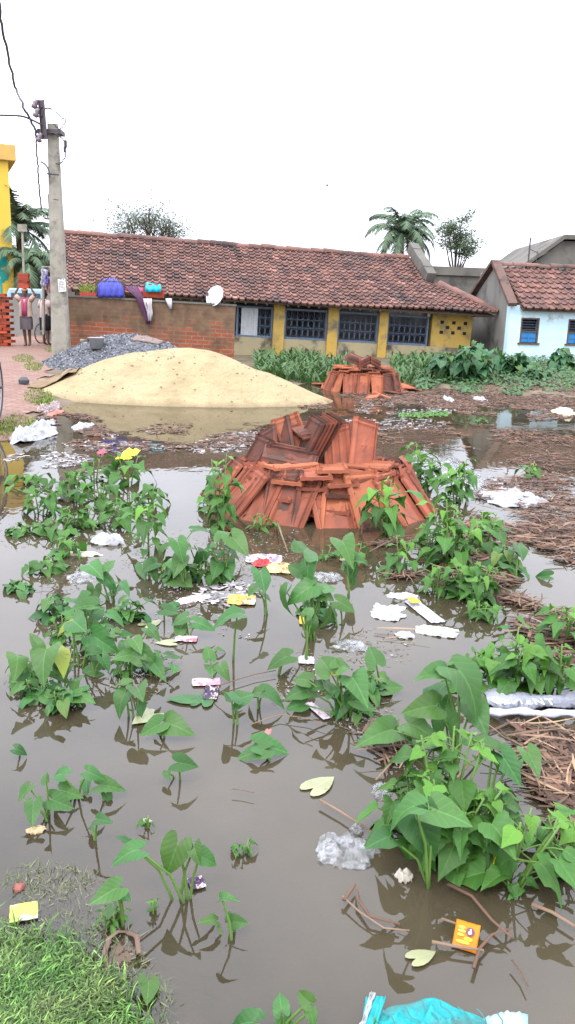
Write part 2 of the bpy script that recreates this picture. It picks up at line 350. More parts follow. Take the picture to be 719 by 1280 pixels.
# ------------------------------------------------------------------ tiled roofs
def tile_rows(mb, P0, d, n, length, slope, nrow, u0f, u1f, tw=.235, sag=0., rng=None, drop=.042):
    """P0 ridge start, d unit along ridge, n unit down the slope, both 3-D; u0f,u1f(t) give the ends at slope fraction t"""
    rng = rng or random.Random(3); up = d.cross(n);
    if up.z < 0: up = -up
    rl = slope/nrow; prof = [(0, .008), (.10, .05), (.24, .052), (.38, .008), (.75, .002), (1.0, .012)]
    for r in range(nrow):
        t0 = r/nrow; ua, ub = u0f(t0+.5/nrow), u1f(t0+.5/nrow)
        k0 = int(math.floor(ua/tw)); k1 = int(math.ceil(ub/tw)); rj = rng.uniform(-.012, .012)
        for k in range(k0, k1):
            a = k*tw; b = a+tw*1.03
            if b < ua+.02 or a > ub-.02: continue
            a = max(a, ua); b = min(b, ub); tt = rng.choice([.62, .8, .9, 1, 1.05, 1.15, 1.3])*rng.uniform(.9, 1.1)
            if rng.random() < .05: tt *= 1.5
            dz = rng.uniform(-.006, .009); sl = rng.uniform(-.014, .016)
            vs = []
            for (vv, lift) in ((r*rl-.01, .0), ((r+1)*rl+rj+sl, drop)):
                for (pu, ph) in prof:
                    u = a+(b-a)*pu; sg = sag*(math.sin(u*.9+1)*.5+math.sin(u*.37)*.8)*min(1, vv/slope*1.5)
                    vs.append(P0+d*u+n*vv+up*(ph+lift+dz-sg))
            for (pu, ph) in prof:
                u = a+(b-a)*pu; vv = (r+1)*rl+rj+sl-.004; sg = sag*(math.sin(u*.9+1)*.5+math.sin(u*.37)*.8)*min(1, vv/slope*1.5)
                vs.append(P0+d*u+n*vv+up*(ph-.012+dz-sg))
            m_ = len(prof); fs = [(i, i+1, m_+i+1, m_+i) for i in range(m_-1)]+[(m_+i, m_+i+1, 2*m_+i+1, 2*m_+i) for i in range(m_-1)]
            mb.add(vs, fs, tt)
def ridge_caps(mb, A, B, r=.11, seg=.4, rng=None):
    rng = rng or random.Random(5); A = Vector(A); B = Vector(B); L = (B-A).length; n = max(1, int(L/seg)); d = (B-A)/L; side = d.cross(Vector((0, 0, 1))).normalized(); up = side.cross(d)
    for i in range(n):
        a = A+d*(i*L/n); b = A+d*((i+1.12)*L/n); j = rng.uniform(-.02, .02); vs = []
        for P, rr in ((a, r), (b, r*.86)):
            for q in range(7):
                an = PI*q/6; vs.append(P+side*math.cos(an)*rr+up*(math.sin(an)*rr+j))
        mb.add(vs, [(q, q+1, 8+q, 7+q) for q in range(6)]+[tuple(range(7, 14)), tuple(range(6, -1, -1))], rng.uniform(.7, 1.4))
# ------------------------------------------------------------------ long yellow house
RP = D(80, 291, 25.9); zr = RP.z
d = None
Rq = G(0, 0)
r2 = ray(505, 322); RQ = CAM+r2*((zr-CAM.z)/r2.z) if abs(r2.z) > 1e-6 else None
RQ = D(505, 322, 27.9)
dh = (RQ-RP).normalized(); nh = Vector((dh.y, -dh.x, 0))
if nh.y > 0: nh = -nh
nh.normalize(); LEN = (RQ-RP).length
EZ = 1.98; RUN = 3.35
nd = (nh*RUN+Vector((0, 0, EZ-zr))); SL = nd.length; nd.normalize()
EP = RP+nd*SL
N_r = dh.cross(nd).normalized();
if N_r.z < 0: N_r = -N_r
hipe = onp(606, 394, RP, N_r); hips = onp(519, 352, RP, N_r)
def su(P): v = P-RP; return v.dot(dh), v.dot(nd)
ue, ve = su(hipe); us, vs_ = su(hips); print('roof', zr, LEN, SL, 'hip', ue, ve, us, vs_)
t1 = vs_/SL
ul = su(onp(240, 368, RP, N_r)); print('left eave', ul, su(onp(84, 350, RP, N_r)))
def u1f(t): return LEN+(.35 if t < t1 else .35+(ue-us)*(t-t1)/(1-t1))
house = thing('tiled_house', (EP.x, EP.y, .1), 'long low yellow-washed house under a big weathered red tile roof, behind the brick wall', 'house')
HM = house.matrix_world.inverted()
def W2H(mb, name, mat, parent=house, **k):
    mm = MB(); mb.v = [tuple(HM @ Vector(p)) for p in mb.v]; return mb.build(name, mat, parent, **k)
mb = MB(); UL_ = su(onp(82, 351, RP, N_r)); u0f = lambda t: UL_[0]*t*SL/UL_[1]
tile_rows(mb, RP, dh, nd, LEN, SL, 17, u0f, u1f, tw=.20, sag=.05)
rf = W2H(mb, 'roof', M['roof'])
# boards under the tiles, back slope and hip end
mb = MB(); up_ = N_r
def RPt(u, v, off=0.): return RP+dh*u+nd*v+up_*off
mb.slab([RPt(0, 0, -.02), RPt(u0f(1)+.1, SL-.05, -.06), RPt(u1f(1)-.1, SL-.05, -.06), RPt(LEN+.35, vs_, -.03), RPt(LEN+.35, 0, -.02)], up_, .05)
bk = Vector((-nh.x*4.2, -nh.y*4.2, -1.9)); A = RPt(0, 0, -.02); B = RPt(LEN+.35, 0, -.02)
mb.slab([B, B+bk, A+bk, A], (dh.cross(-bk)).normalized() if dh.cross(-bk).z > 0 else -(dh.cross(-bk)).normalized(), .05)
H1 = RPt(LEN+.35, vs_, -.03); H2 = RPt(u1f(1)-.1, SL-.05, -.06); H3 = H2-nh*5.5; H4 = H1-nh*1.6
mb.slab([H1, H2, H3, H4], ((H2-H1).cross(H3-H1)).normalized() if ((H2-H1).cross(H3-H1)).z > 0 else -((H2-H1).cross(H3-H1)).normalized(), .05)
W2H(mb, 'roof_boarding', M['wood'])
mb = MB(); ridge_caps(mb, RPt(0, .06, .0), RPt(LEN+.1, .06, .0), .13); rc = W2H(mb, 'ridge_tiles', M['roof'], rf) if False else None
rcm = mb; rcm.v = [tuple(HM @ Vector(p)) for p in rcm.v]; rcm.build('ridge_cap', M['roof'], rf)
mb = MB(); ridge_caps(mb, RPt(LEN+.6, vs_+.1, .06), RPt(u1f(1)-.05, SL-.1, .06), .13, .45); mb.v = [tuple(HM @ Vector(p)) for p in mb.v]; mb.build('hip_cap', M['roof'], rf)
# raised verge coping
mb = MB()
va = RPt(LEN+.35, -.35, 0); vb = RPt(LEN+.35, vs_-.05, 0)
Mv = frame(va, (vb-va).normalized(), up_); Lv = (vb-va).length
for i in range(5):
    mb.box((Lv*(i+.5)/5, 0, .20+random.uniform(-.02, .02)), (Lv/5+.01, .30, .34), Mv, jit=.015)
mb.v = [tuple(HM @ Vector(p)) for p in mb.v]; mb.build('verge_coping', M['greypl'], rf)
# walls: local frame x along house, y into the house, origin at wall foot
W0 = Vector((EP.x, EP.y, 0))-nh*.55; WM = frame(W0, dh); Nw = nh; WH = HM @ WM
def wx_(px, py): return (WM.inverted() @ onp(px, py, W0, Nw))
xs = [wx_(p, 410).x for p in (287, 295, 341, 355, 409, 422, 473, 484, 536, 590)]
zs = [wx_(300, 386).z, wx_(315, 421).z, wx_(508, 432).z]; print('wall xs', xs, zs)
ZW = EZ+.17; ZS = 0.5*(zs[1]+zs[2]); ZT = min(zs[0]+.10, ZW-.12)
wins = [(xs[1], xs[2]), (xs[3], xs[4]), (xs[5], xs[6]), (xs[7], xs[8])]
XL = (WM.inverted() @ RPt(u0f(.8), SL)).x+.25
mb = MB(); mb.box(((XL+xs[9])/2, .12, ZS/2-.1), (xs[9]-XL, .24, ZS+.2)); mb.build('plinth_wall', M['plinth'], house, WH)
mb = MB(); mb.box(((xs[8]+xs[9])/2+.05, .124, (ZS+ZW)/2), (xs[9]-xs[8]-.1, .236, ZW-ZS));
mb.box(((xs[1]+xs[8])/2, .124, (ZT+ZW)/2+.05), (xs[8]-xs[1], .23, ZW-ZT-.1)); mb.build('front_wall', M['yellow'], house, WH)
mb = MB(); mb.box(((XL+xs[0])/2, .124, (ZS+ZW)/2), (xs[0]-XL, .236, ZW-ZS)); mb.build('grey_wall', M['greypl'], house, WH)  # grey plaster stretch of the front, left of the windows
mb = MB(); mb.box(((XL+xs[9])/2, 4.2, 1.25), (xs[9]-XL, .2, 2.5)); mb.box((xs[9]-.12, 2.2, .9), (.236, 4.0, 1.9)); mb.prism([(.25, 0), (4.1, 0), (4.1, 2.6), (2.8, zr-.25), (.25, ZW)], XL, XL+.236, Matrix(((0, 0, 1, 0), (1, 0, 0, 0), (0, 1, 0, 0), (0, 0, 0, 1)))); mb.box(((XL+xs[9])/2, 2.2, .06), (xs[9]-XL, 3.9, .1)); mb.build('inner_wall', M['gable'], house, WH)
for (a, b) in ((xs[2], xs[3]), (xs[4], xs[5]), (xs[6], xs[7])):
    mb = MB(); c = (a+b)/2; mb.box((c, .08, ZW/2), (b-a, .32, ZW)); mb.box((c, .07, .18), (b-a+.08, .40, .4)); mb.build('pillar', M['yellow'], house, WH, bevel=.012)
def grille_mesh(w_, h_, rng):
    g = MB(); nb = max(5, int(w_/.16))
    for i in range(nb+1): x = i*w_/nb; g.tube([(x, 0, 0), (x, 0, h_)], .007, 5)
    for z in (0, h_*.36, h_*.68, h_): g.tube([(0, 0, z), (w_, 0, z)], .009, 5)
    for i in range(nb):
        x0 = i*w_/nb; r = w_/nb/2; cx = x0+r
        for zc in (h_*.18, h_*.52):
            g.tube([(cx+r*.9*math.cos(a_*PI/6), -.004, zc+h_*.14*math.sin(a_*PI/6)) for a_ in range(13)], .006, 4, cap=False)
        g.tube([(cx-r*.8, 0, h_*.68), (cx, 0, h_*.9), (cx+r*.8, 0, h_*.68)], .006, 4)
    return g
for i, (a, b) in enumerate(wins):
    fo = MB(); w_ = b-a
    for (c, s_) in (((a+.03, .05, (ZS+ZT)/2), (.05, .07, ZT-ZS)), ((b-.03, .05, (ZS+ZT)/2), (.05, .07, ZT-ZS)), (((a+b)/2, .05, ZS+.03), (w_-.12, .08, .05)), (((a+b)/2, .05, ZT-.03), (w_-.12, .07, .05))): fo.box(c, s_)
    wo_ = fo.build('window', M['grille'], house, WH)
    g = grille_mesh(w_-.12, ZT-ZS-.12, random); g.build('grille', M['grille'], wo_, Matrix.Translation((a+.06, .06, ZS+.06)))
    if i == 0:
        g = MB(); nx_ = 16
        vs = [(a+.15+k*(w_-.6)/nx_, .012+.02*math.sin(k*1.3)+.01*j_, ZT-.06-(ZT-ZS)*(.62+.14*math.sin(k*.35+1))*j_) for j_ in range(4) for k in range(nx_+1)]
        vs = [(p[0], p[1], ZT-.06-(ZT-.06-p[2])*((n_//(nx_+1))/3 if n_//(nx_+1) else 0)) for n_, p in enumerate(vs)]
        g.add(vs, [(j_*(nx_+1)+k, j_*(nx_+1)+k+1, (j_+1)*(nx_+1)+k+1, (j_+1)*(nx_+1)+k) for j_ in range(3) for k in range(nx_)])
        ct = g.build('hung_cloth', flat('lace_cloth', (.42, .43, .43)), None, WM, smooth=True); tag(ct, 'pale grey cloth hanging in the leftmost grilled window of the yellow house', 'cloth')
# dark plates painting the shade of jali holes right of the fourth window
jb = MB(); jx0, jz0 = wx_(553, 402).x, wx_(553, 402).z
jx1 = wx_(582, 404).x; jz = wx_(566, 411).z
for r in range(3):
    for k in range(5):
        if (k+r) % 2: continue
        jb = MB(); jb.box((jx0+(jx1-jx0)*k/4, .004, jz+.18-r*.15), (.11, .02, .095)); jb.build('vent_shade_plate', M['dark'], house, WH)
# rafters' ends along the eave
mb = MB()
for k in range(40):
    u = u0f(1)+.3+k*(u1f(1)-u0f(1)-.6)/39; P = RPt(u, SL-.55, -.15); Q = RPt(u, SL-.02, -.12); mb.tube([P, Q], .035, 4)
mb.v = [tuple(HM @ Vector(p)) for p in mb.v]; mb.build('rafter_ends', M['wood'], house)
# ------------------------------------------------------------------ brick yard wall
BA = G(78, 441, .12); BA = D(82, 436, 20.6); BB = D(292, 437, 21.0); BA.z = .05; BB.z = -.06
bdir = (BB-BA).normalized(); BM = frame(BA, bdir); BL = (BB-BA).length; BT = D(82, 370.5, 20.6).z-.05
bw = thing('brick_wall', BA, 'weathered red brick yard wall with dirty upper courses, joining the yellow house at its left end', 'wall', M=BM)
mb = MB(); mb.box((BL/2, .13, BT/2-.1), (BL, .25, BT+.2)); mb.build('masonry', M['brick_wall'], bw)
mb = MB(); mb.box((BL/2, .13, BT+.022), (BL+.04, .30, .045)); mb.build('coping', M['greypl'], bw)
def bwp(px): return (BM.inverted() @ onp(px, 378, BA, BM.to_3x3() @ Vector((0, -1, 0)))).x
# ------------------------------------------------------------------ blue house
C = D(637, 400, 24.0); C.z = 0; gd = Vector((-.09, 1, 0)).normalized(); fd = Vector((.985, .17, 0)).normalized()
bh = thing('tiled_house', C, 'small pale blue house with red tile roof and blue shutters, at the right edge', 'house')
BHM = bh.matrix_world.inverted(); EZb = (D(640, 381, 24.0)).z; RZb = (D(618, 333, 25.6)).z; print('blue', EZb, RZb, C)
def toB(mb): mb.v = [tuple(BHM @ Vector(p)) for p in mb.v]; return mb
FB = frame(C, fd); LF = 7.0
def bx(px, py): return FB.inverted() @ onp(px, py, C, FB.to_3x3() @ Vector((0, -1, 0)))
a, b = bx(652, 397), bx(672, 429); a2, b2 = bx(711, 400), bx(730, 432); wz0, wz1 = b.z, a.z; print('bluewin', a, b)
mb = MB(); FBl = BHM @ FB
for (x0, x1, z0, z1) in ((0, a.x, -.3, EZb), (b.x, a2.x, -.3, EZb), (b2.x, LF, -.3, EZb), (a.x, b.x, -.3, wz0), (a.x, b.x, wz1, EZb), (a2.x, b2.x, -.3, wz0), (a2.x, b2.x, wz1, EZb)):
    mb.box(((x0+x1)/2, .12, (z0+z1)/2), (x1-x0, .24, z1-z0))
mb.build('front_wall', M['bluewall'], bh, FBl)
for (p, q) in ((a.x, b.x), (a2.x, b2.x)):
    g = MB(); zm = wz0+(wz1-wz0)*.46
    for (c, s_) in (((p+.025, .03, (wz0+wz1)/2), (.05, .06, wz1-wz0)), ((q-.025, .03, (wz0+wz1)/2), (.05, .06, wz1-wz0)), (((p+q)/2, .03, wz1-.02), (q-p-.1, .05, .04)), (((p+q)/2, .03, zm), (q-p-.1, .05, .04)), (((p+q)/2, .02, wz0-.02), (q-p+.1, .12, .05))): g.box(c, s_)
    wf = g.build('window', M['wood'], bh, FBl)
    g = MB(); g.box(((p+q)/2-.005, .05, (wz0+zm)/2), (q-p-.1, .03, zm-wz0-.04)); g.box(((p+q)/2, .03, (wz0+zm)/2), (.03, .03, zm-wz0-.04)); g.box(((p+q)/2, .03, (wz0+zm)/2), (q-p-.1, .026, .03)); g.build('shutter', M['woodblue'], wf)
    g = MB()
    for k in range(5): z = zm+.05+(wz1-zm-.09)*k/4; g.tube([(p+.05, .04, z), (q-.05, .04, z)], .007, 4)
    g.box(((p+q)/2, .2, (zm+wz1)/2), (q-p-.02, .01, wz1-zm), mi=1); g.build('bars', [M['grille'], M['dark']], wf)  # dark sheet behind the bars paints the unlit room
kA = 1.7; kB = 4.2
P1 = C; P2 = C+gd*kA; P3 = C+gd*kB; Pq = C+gd*.25
mb = MB(); mb.slab([Vector((Pq.x, Pq.y, -.3)), Pq+Vector((0, 0, EZb+.15)), P2+Vector((0, 0, RZb)), P3+Vector((0, 0, RZb-1.25)), Vector((P3.x, P3.y, -.3))], (-1, 0, 0), .24); toB(mb).build('gable_wall', M['gable'], bh)
mb = MB(); mb.box((LF/2, 4.0, 1), (LF, .2, 2.6), FB); mb.box((LF-.1, 2.0, 1), (.2, 3.8, 2.6), FB); toB(mb).build('back_wall', M['gable'], bh)
# coping bars on the gable
mb = MB()
for (A, B) in ((P1-gd*.15+Vector((0, 0, EZb-.02)), P2+Vector((0, 0, RZb+.12))), (P2+Vector((0, 0, RZb+.12)), P3+Vector((0, 0, RZb-1.1)))):
    dd = (B-A); Mg = frame(A, dd.normalized(), dd.cross(Vector((-1, 0, 0))).normalized() if dd.cross(Vector((-1, 0, 0))).z > 0 else -dd.cross(Vector((-1, 0, 0))).normalized())
    mb.box((dd.length/2, 0, .03), (dd.length, .26, .11), Mg)
toB(mb).build('gable_coping', M['roof_dark'], bh)
r0 = P2+fd*.15+Vector((0, 0, RZb-.02)); e0 = C+fd*.15-gd*.28+Vector((0, 0, EZb-.12)); nb = (e0-r0)-fd*((e0-r0).dot(fd)); sb = nb.length; nb.normalize()
mb = MB(); tile_rows(mb, r0, fd, nb, LF, sb, 8, lambda t: 0, lambda t: LF, rng=random.Random(8)); rb = toB(mb).build('roof', M['roof'], bh)
mb = MB(); ridge_caps(mb, r0+Vector((0, 0, .06)), r0+fd*LF+Vector((0, 0, .06))); toB(mb).build('ridge_cap', M['roof'], rb)
mb = MB(); nn = fd.cross(nb); nn = nn if nn.z > 0 else -nn
mb.slab([r0-nn*.03, r0+nb*(sb-.04)-nn*.03, r0+nb*(sb-.04)+fd*LF-nn*.03, r0+fd*LF-nn*.03], nn, .05)
q0 = r0-nn*.03; q1 = q0+gd*2.4-Vector((0, 0, 1.2)); mb.slab([q0, q0+fd*LF, q1+fd*LF, q1], (q1-q0).cross(fd) if (q1-q0).cross(fd).z > 0 else fd.cross(q1-q0), .05); toB(mb).build('roof_boarding', M['wood'], rb)
# ------------------------------------------------------------------ buildings behind
def blockb(name, pxl, pxr, pyt, Yd, depth, mat, label, cat, yaw=0.0, zb=0):
    A = D(pxl, pyt, Yd); B = D(pxr, pyt, Yd); h_ = A.z; Mx = frame(Vector((A.x, Yd, 0)), (math.cos(yaw), math.sin(yaw), 0)); L_ = (B.x-A.x)
    t = thing(name, A, label, cat, M=Mx); return t, L_, h_
t, L_, h_ = blockb('concrete_building', 508, 640, 332, 46, 6, None, 'flat-topped stained grey concrete building between the two tiled houses', 'building', .15)
mb = MB(); mb.box((L_/2+1, 3, h_/2-.2), (L_+2, 6, h_-.4)); mb.build('wall', M['greypl'], t)
mb = MB(); mb.box((L_/2+1, 3, h_-.2), (L_+2.3, 6.3, .45)); mb.build('parapet', M['greypl'], t)
mb = MB(); mb.box((L_/2+.6, -.4, h_-1.35), (L_*.85, .9, .16)); mb.build('sunshade', M['greypl'], t)
A = D(657, 336, 33); B = D(704, 301, 33); Cc = D(760, 306, 33)
t = thing('concrete_building', (A.x, 33, 0), 'tall grey building with sloping roof edge rising behind the blue house roof', 'building')
mb = MB(); mb.slab([Vector((A.x, 33, 0)), Vector((A.x, 33, A.z)), Vector((B.x, 33, B.z)), Vector((B.x+6, 33, B.z-.1)), Vector((B.x+6, 33, 0))], (0, -1, 0), 7); mb.v = [tuple(Vector(p)-Vector((A.x, 33, 0))) for p in mb.v]; mb.build('wall', M['greypl'], t)
mb = MB(); mb.slab([Vector((A.x-.2, 32.8, A.z-.05)), Vector((A.x-.2, 32.8, A.z+.12)), Vector((B.x, 32.8, B.z+.22)), Vector((B.x+6, 32.8, B.z+.12)), Vector((B.x+6, 32.8, B.z+.0)), Vector((B.x, 32.8, B.z+.05))], (0, -1, 0), 7.3); mb.v = [tuple(Vector(p)-Vector((A.x, 33, 0))) for p in mb.v]; mb.build('roof_edge', M['greypl'], t)
P = D(660, 332, 31); Q = D(663, 297, 31)
mb = MB(); mb.tube([(0, 0, -1.5), (0, 0, Q.z-P.z)], .03, 5); mb.tube([(-.0, 0, (Q.z-P.z)*.6), (.35, 0, (Q.z-P.z)*.45)], .015, 4); mb.tube([(.3, 0, (Q.z-P.z)*.15), (.3, 0, (Q.z-P.z)*.55)], .012, 4); mb.tube([(0, 0, .1), (.7, 0, .5)], .012, 4)
tag(mb.build('antenna_pole', M['iron'], M=Matrix.Translation(P)), 'thin bare antenna pole standing left of the tall grey building at the right', 'antenna')
P = D(9, 181, 40); t = thing('yellow_building', (P.x, 40, 0), 'tall plain yellow building with an orange cornice, cut off by the left edge', 'building')
YR = Matrix.Rotation(math.radians(24), 4, 'Z'); mb = MB(); mb.box((-3, 4, P.z/2), (6, 8, P.z), YR); mb.build('wall', M['ywall'], t); mb = MB(); mb.box((-2.9, 4, P.z-.35), (6.5, 8.4, .7), YR); mb.build('cornice', M['ocornice'], t, bevel=.03)
mb = MB(); q = D(1, 333, 39.99)
for k in range(60):
    a_ = random.uniform(0, 6.28); r_ = random.uniform(0, 1)**.5; mb.lathe([(0.0, 0), (.11, 0)], n=7, M=Matrix.Translation((q.x-P.x+.75*r_*math.cos(a_)*.5, -.012-k*.0004, q.z+.62*r_*math.sin(a_)*1.2)) @ Matrix.Rotation(PI/2, 4, 'X'))
mb.box((q.x-P.x, -.008, q.z-1.2), (.1, .006, 1.2)); mb.build('painted_tree', M['teal'], t, YR)
# ------------------------------------------------------------------ sand and gravel heaps
def heap(name, cx, cy, rx, ry, h, mat, label, cat, fn, nr=70, na=150, pw=1.0):
    mb = MB(); vs = [(0, 0, h*fn(0, 0, 0, 0))]
    for i in range(1, nr+1):
        r = i/nr*1.12
        for j in range(na):
            a = 2*PI*j/na; x = math.cos(a)*r*rx; y = math.sin(a)*r*ry
            z = h*fn(x, y, r, a)
            vs.append((x, y, z))
    fs = [(0, 1+j, 1+(j+1) % na) for j in range(na)]
    for i in range(nr-1):
        for j in range(na): a = 1+i*na+j; b = 1+i*na+(j+1) % na; fs.append((a, a+na, b+na, b))
    mb.add(vs, fs); o = mb.build(name, mat, M=Matrix.Translation((cx, cy, .12 if 'gravel' in name else 0)), smooth=True); return tag(o, label, cat)
sc = G(222, 470, .4); sc = Vector((D(218, 480, 14.3).x, 14.3, 0)); fl = G(228, 509, 0)
def sand_f(x, y, r, a):
    base = 1-r if r > .0 else 1
    prof = max(0, 1-math.sqrt(r*r+.035)+.02) if r < 1.0 else -(r-1)*.55+.003
    if r < 1: prof = prof*(1+.14*math.sin(PI*min(1, r)))
    n_ = .05*nz3(x, y, 0, 1.1)+.018*nz3(x, y, 5, 4)+.006*nz3(x, y, 9, 14)
    return prof+n_*min(1, 2.5*(1-r)+.12)-.02
ry_ = 14.3-fl.y
sand = heap('sand_heap', sc.x+.05, 14.3, 2.82, ry_, 1.0, M['sand'], 'big pale yellow sand heap at the water edge in front of the grey gravel', 'sand heap', sand_f)
print('sand', sc, fl, ry_)
rg = random.Random(4)
mb = MB()
for k in range(150):        # small clods and stones on the sand
    a = rg.uniform(PI, 2*PI); r = rg.uniform(.15, .97); x = math.cos(a)*r*2.82; y = math.sin(a)*r*ry_; z = sand_f(x, y, r, a); s_ = rg.choice([.008, .010, .014, .022])
    mb.lathe([(0, -s_*.5), (s_, 0), (s_*.6, s_*.6), (0, s_*.7)], (x, y, z), 5)
tag(mb.build('clods', gm('sand_clod', (.22, .17, .10), (.12, .10, .08), 5), sand), kind='stuff')
gc = Vector((D(150, 430, 18.4).x, 18.4, .12))
def grav_f(x, y, r, a):
    prof = max(0, 1-math.sqrt(r*r+.02)+.02)*(1+.3*math.sin(PI*min(1, r))) if r < 1 else -(r-1)
    return prof+(.05*nz3(x, y, 3, 1.4)+.035*nz3(x, y, 3, 9))*min(1, 3*(1-r)+.2)+.08
grav = heap('gravel_heap', gc.x+.15, 18.4, 2.05, 1.8, .78, M['gravel'], 'low heap of dark blue-grey crushed stone between the sand heap and the brick wall', 'gravel heap', grav_f)
mb = MB(); gcol = [.5, .7, .9, 1.1, 1.5, 2.2, 2.8]
for k in range(5200):
    a = rg.uniform(0, 2*PI); r = rg.uniform(0, 1)**.5*1.05; x = math.cos(a)*r*2.05; y = math.sin(a)*r*1.8; z = .78*grav_f(x, y, r, a); s_ = rg.uniform(.016, .036)
    Mr = Matrix.Translation((x, y, z)) @ Matrix.Rotation(rg.uniform(0, 6), 4, Vector((rg.uniform(-1, 1), rg.uniform(-1, 1), rg.uniform(-1, 1))))
    vs = [Mr @ Vector((p[0]*s_*rg.uniform(.6, 1.3), p[1]*s_, p[2]*s_*rg.uniform(.6, 1.2))) for p in ((1, 0, 0), (-1, 0, 0), (0, 1, 0), (0, -1, 0), (0, 0, 1), (0, 0, -1))]
    mb.add(vs, [(0, 2, 4), (2, 1, 4), (1, 3, 4), (3, 0, 4), (2, 0, 5), (1, 2, 5), (3, 1, 5), (0, 3, 5)], rg.choice(gcol))
tag(mb.build('loose_stones', M['gravel'], grav), kind='stuff')
def hz(f, cx, cy, rx, ry, h, X, Y):
    x, y = X-cx, Y-cy; r = math.hypot(x/rx, y/ry); return h*f(x, y, r, math.atan2(y/ry, x/rx))+(.12 if f is grav_f else 0)
# sack sheet on the gravel, pail, sack strips at the sand's left edge
def draped(name, P, ax, ay, nx, ny, zf, mat, label, cat, jit=.01, group=None, th=.006):
    mb = MB(); vs = []
    for j in range(ny+1):
        for i in range(nx+1):
            p = P+ax*(i/nx-.5)+ay*(j/ny-.5); p = p+Vector((rg.uniform(-jit, jit), rg.uniform(-jit, jit), 0)); vs.append((p.x, p.y, zf(p.x, p.y)+rg.uniform(0, jit)))
    mb.add(vs, [(j*(nx+1)+i, j*(nx+1)+i+1, (j+1)*(nx+1)+i+1, (j+1)*(nx+1)+i) for j in range(ny) for i in range(nx)])
    o = mb.build(name, mat, smooth=True); sm = o.modifiers.new('thick', 'SOLIDIFY'); sm.thickness = th; return tag(o, label, cat, group)
P = D(186, 424, 18.1)
draped('sack_sheet', P, Vector((.6, .1, 0)), Vector((.1, .5, 0)), 8, 8, lambda X, Y: hz(grav_f, gc.x+.15, 18.4, 2.05, 1.8, .78, X, Y)+.02, flat('brown_sack', (.17, .115, .09)), 'flat brown sack lying on the upper right of the gravel heap', 'sack')
P = D(121, 440, 17.5); zg = hz(grav_f, gc.x+.15, 18.4, 2.05, 1.8, .78, P.x, 17.5)
t = thing('metal_pail', (P.x, 17.5, zg), 'small dented metal pail of mortar sitting on the left flank of the gravel heap', 'pail')
mb = MB(); mb.lathe([(0, 0), (.13, 0), (.17, .22), (.185, .225), (.18, .235), (.16, .22), (.125, .015)], n=18); mb.build('bucket', flat('grey_metal', (.30, .31, .32), .45, spec=.5), t, smooth=True)
mb = MB(); mb.lathe([(0, .21), (.1, .22), (.155, .20)], n=12); mb.box((-.25, 0, .16), (.16, .12, .06), jit=.02, mi=0); mb.build('mortar', flat('mortar', (.22, .2, .16)), t)
mb = MB(); mb.tube([(.18*math.cos(a_), .05, .22+.1*math.sin(a_)) for a_ in [PI*q/8 for q in range(9)]], .006, 5); mb.build('handle', M['iron'], t)
def sz(X, Y): return max(tz(X, Y), hz(sand_f, sc.x+.05, 14.3, 2.82, ry_, 1.0, X, Y), hz(grav_f, gc.x+.15, 18.4, 2.05, 1.8, .78, X, Y))
P = G(72, 480, .15); draped('sack_sheet', P, Vector((.75, .25, 0)), Vector((-.15, 1.2, 0)), 12, 12, lambda X, Y: sz(X, Y)+.02+.09*abs(nz3(X, Y, 1, 3)), gm('tan_sack', (.24, .17, .10), (.16, .11, .07), 5, .9, .1), 'torn tan sack spread under the left foot of the sand heap', 'sack', .02)
mb = MB(); pts = [G(a, b, .2) for a, b in ((70, 474), (84, 465), (96, 461), (107, 456))]
for p in pts: p.z = max(tz(p.x, p.y), hz(sand_f, sc.x+.05, 14.3, 2.82, ry_, 1.0, p.x, p.y))+.04
mb.tube(pts, [.015, .03, .035, .02], 7, flat=.6); tag(mb.build('rolled_cloth', flat('wet_cloth', (.26, .17, .09))), 'rolled edge of brown cloth between gravel and sand', 'cloth')
P = G(62, 487, .15); mb = MB(); mb.box((0, 0, 0), (.42, .34, .05), jit=.02); mb.box((.3, .1, .02), (.25, .2, .06), Matrix.Rotation(.3, 4, 'Z'), jit=.02)
P = G(30, 477, .2)
mb = MB(); mb.lathe([(0, -.05), (.09, -.03), (.10, .03), (.05, .08), (0, .09)], n=8); tag(mb.build('stone', flat('dark_stone', (.07, .07, .08)), M=Matrix.Translation(P)), 'dark fist-sized stone on the brick path left of the sand', 'stone')
# ------------------------------------------------------------------ stack of bricks at the left edge
bs = thing('brick_pier', D(15, 432, 24.0), 'stacked red brick pier at the left edge, beside the man carrying bricks', 'brick pier')
base = D(14.5, 433, 24.0); base.z = .24; bs.location = base
mb = MB(); top = D(12, 371, 24.0).z-base.z; row = .088; k = 0; z = 0
while z < top+.05:
    off = .12 if k % 2 else 0
    for i in range(7):
        for jj in range(3):
            if z > top-.09 and rg.random() < .4: continue
            mb.box((-.115-i*.245-off+rg.uniform(-.012, .012), .06+jj*.12+rg.uniform(-.015, .012), z+.04), (.225, .11, .076), Matrix.Rotation(rg.uniform(-.03, .03), 4, 'Z'), t=rg.choice([.55, .75, .9, 1, 1.15, 1.4, 1.7]), jit=.004)
    z += row; k += 1
mb.build('brick_courses', M['brick_stack'], bs)
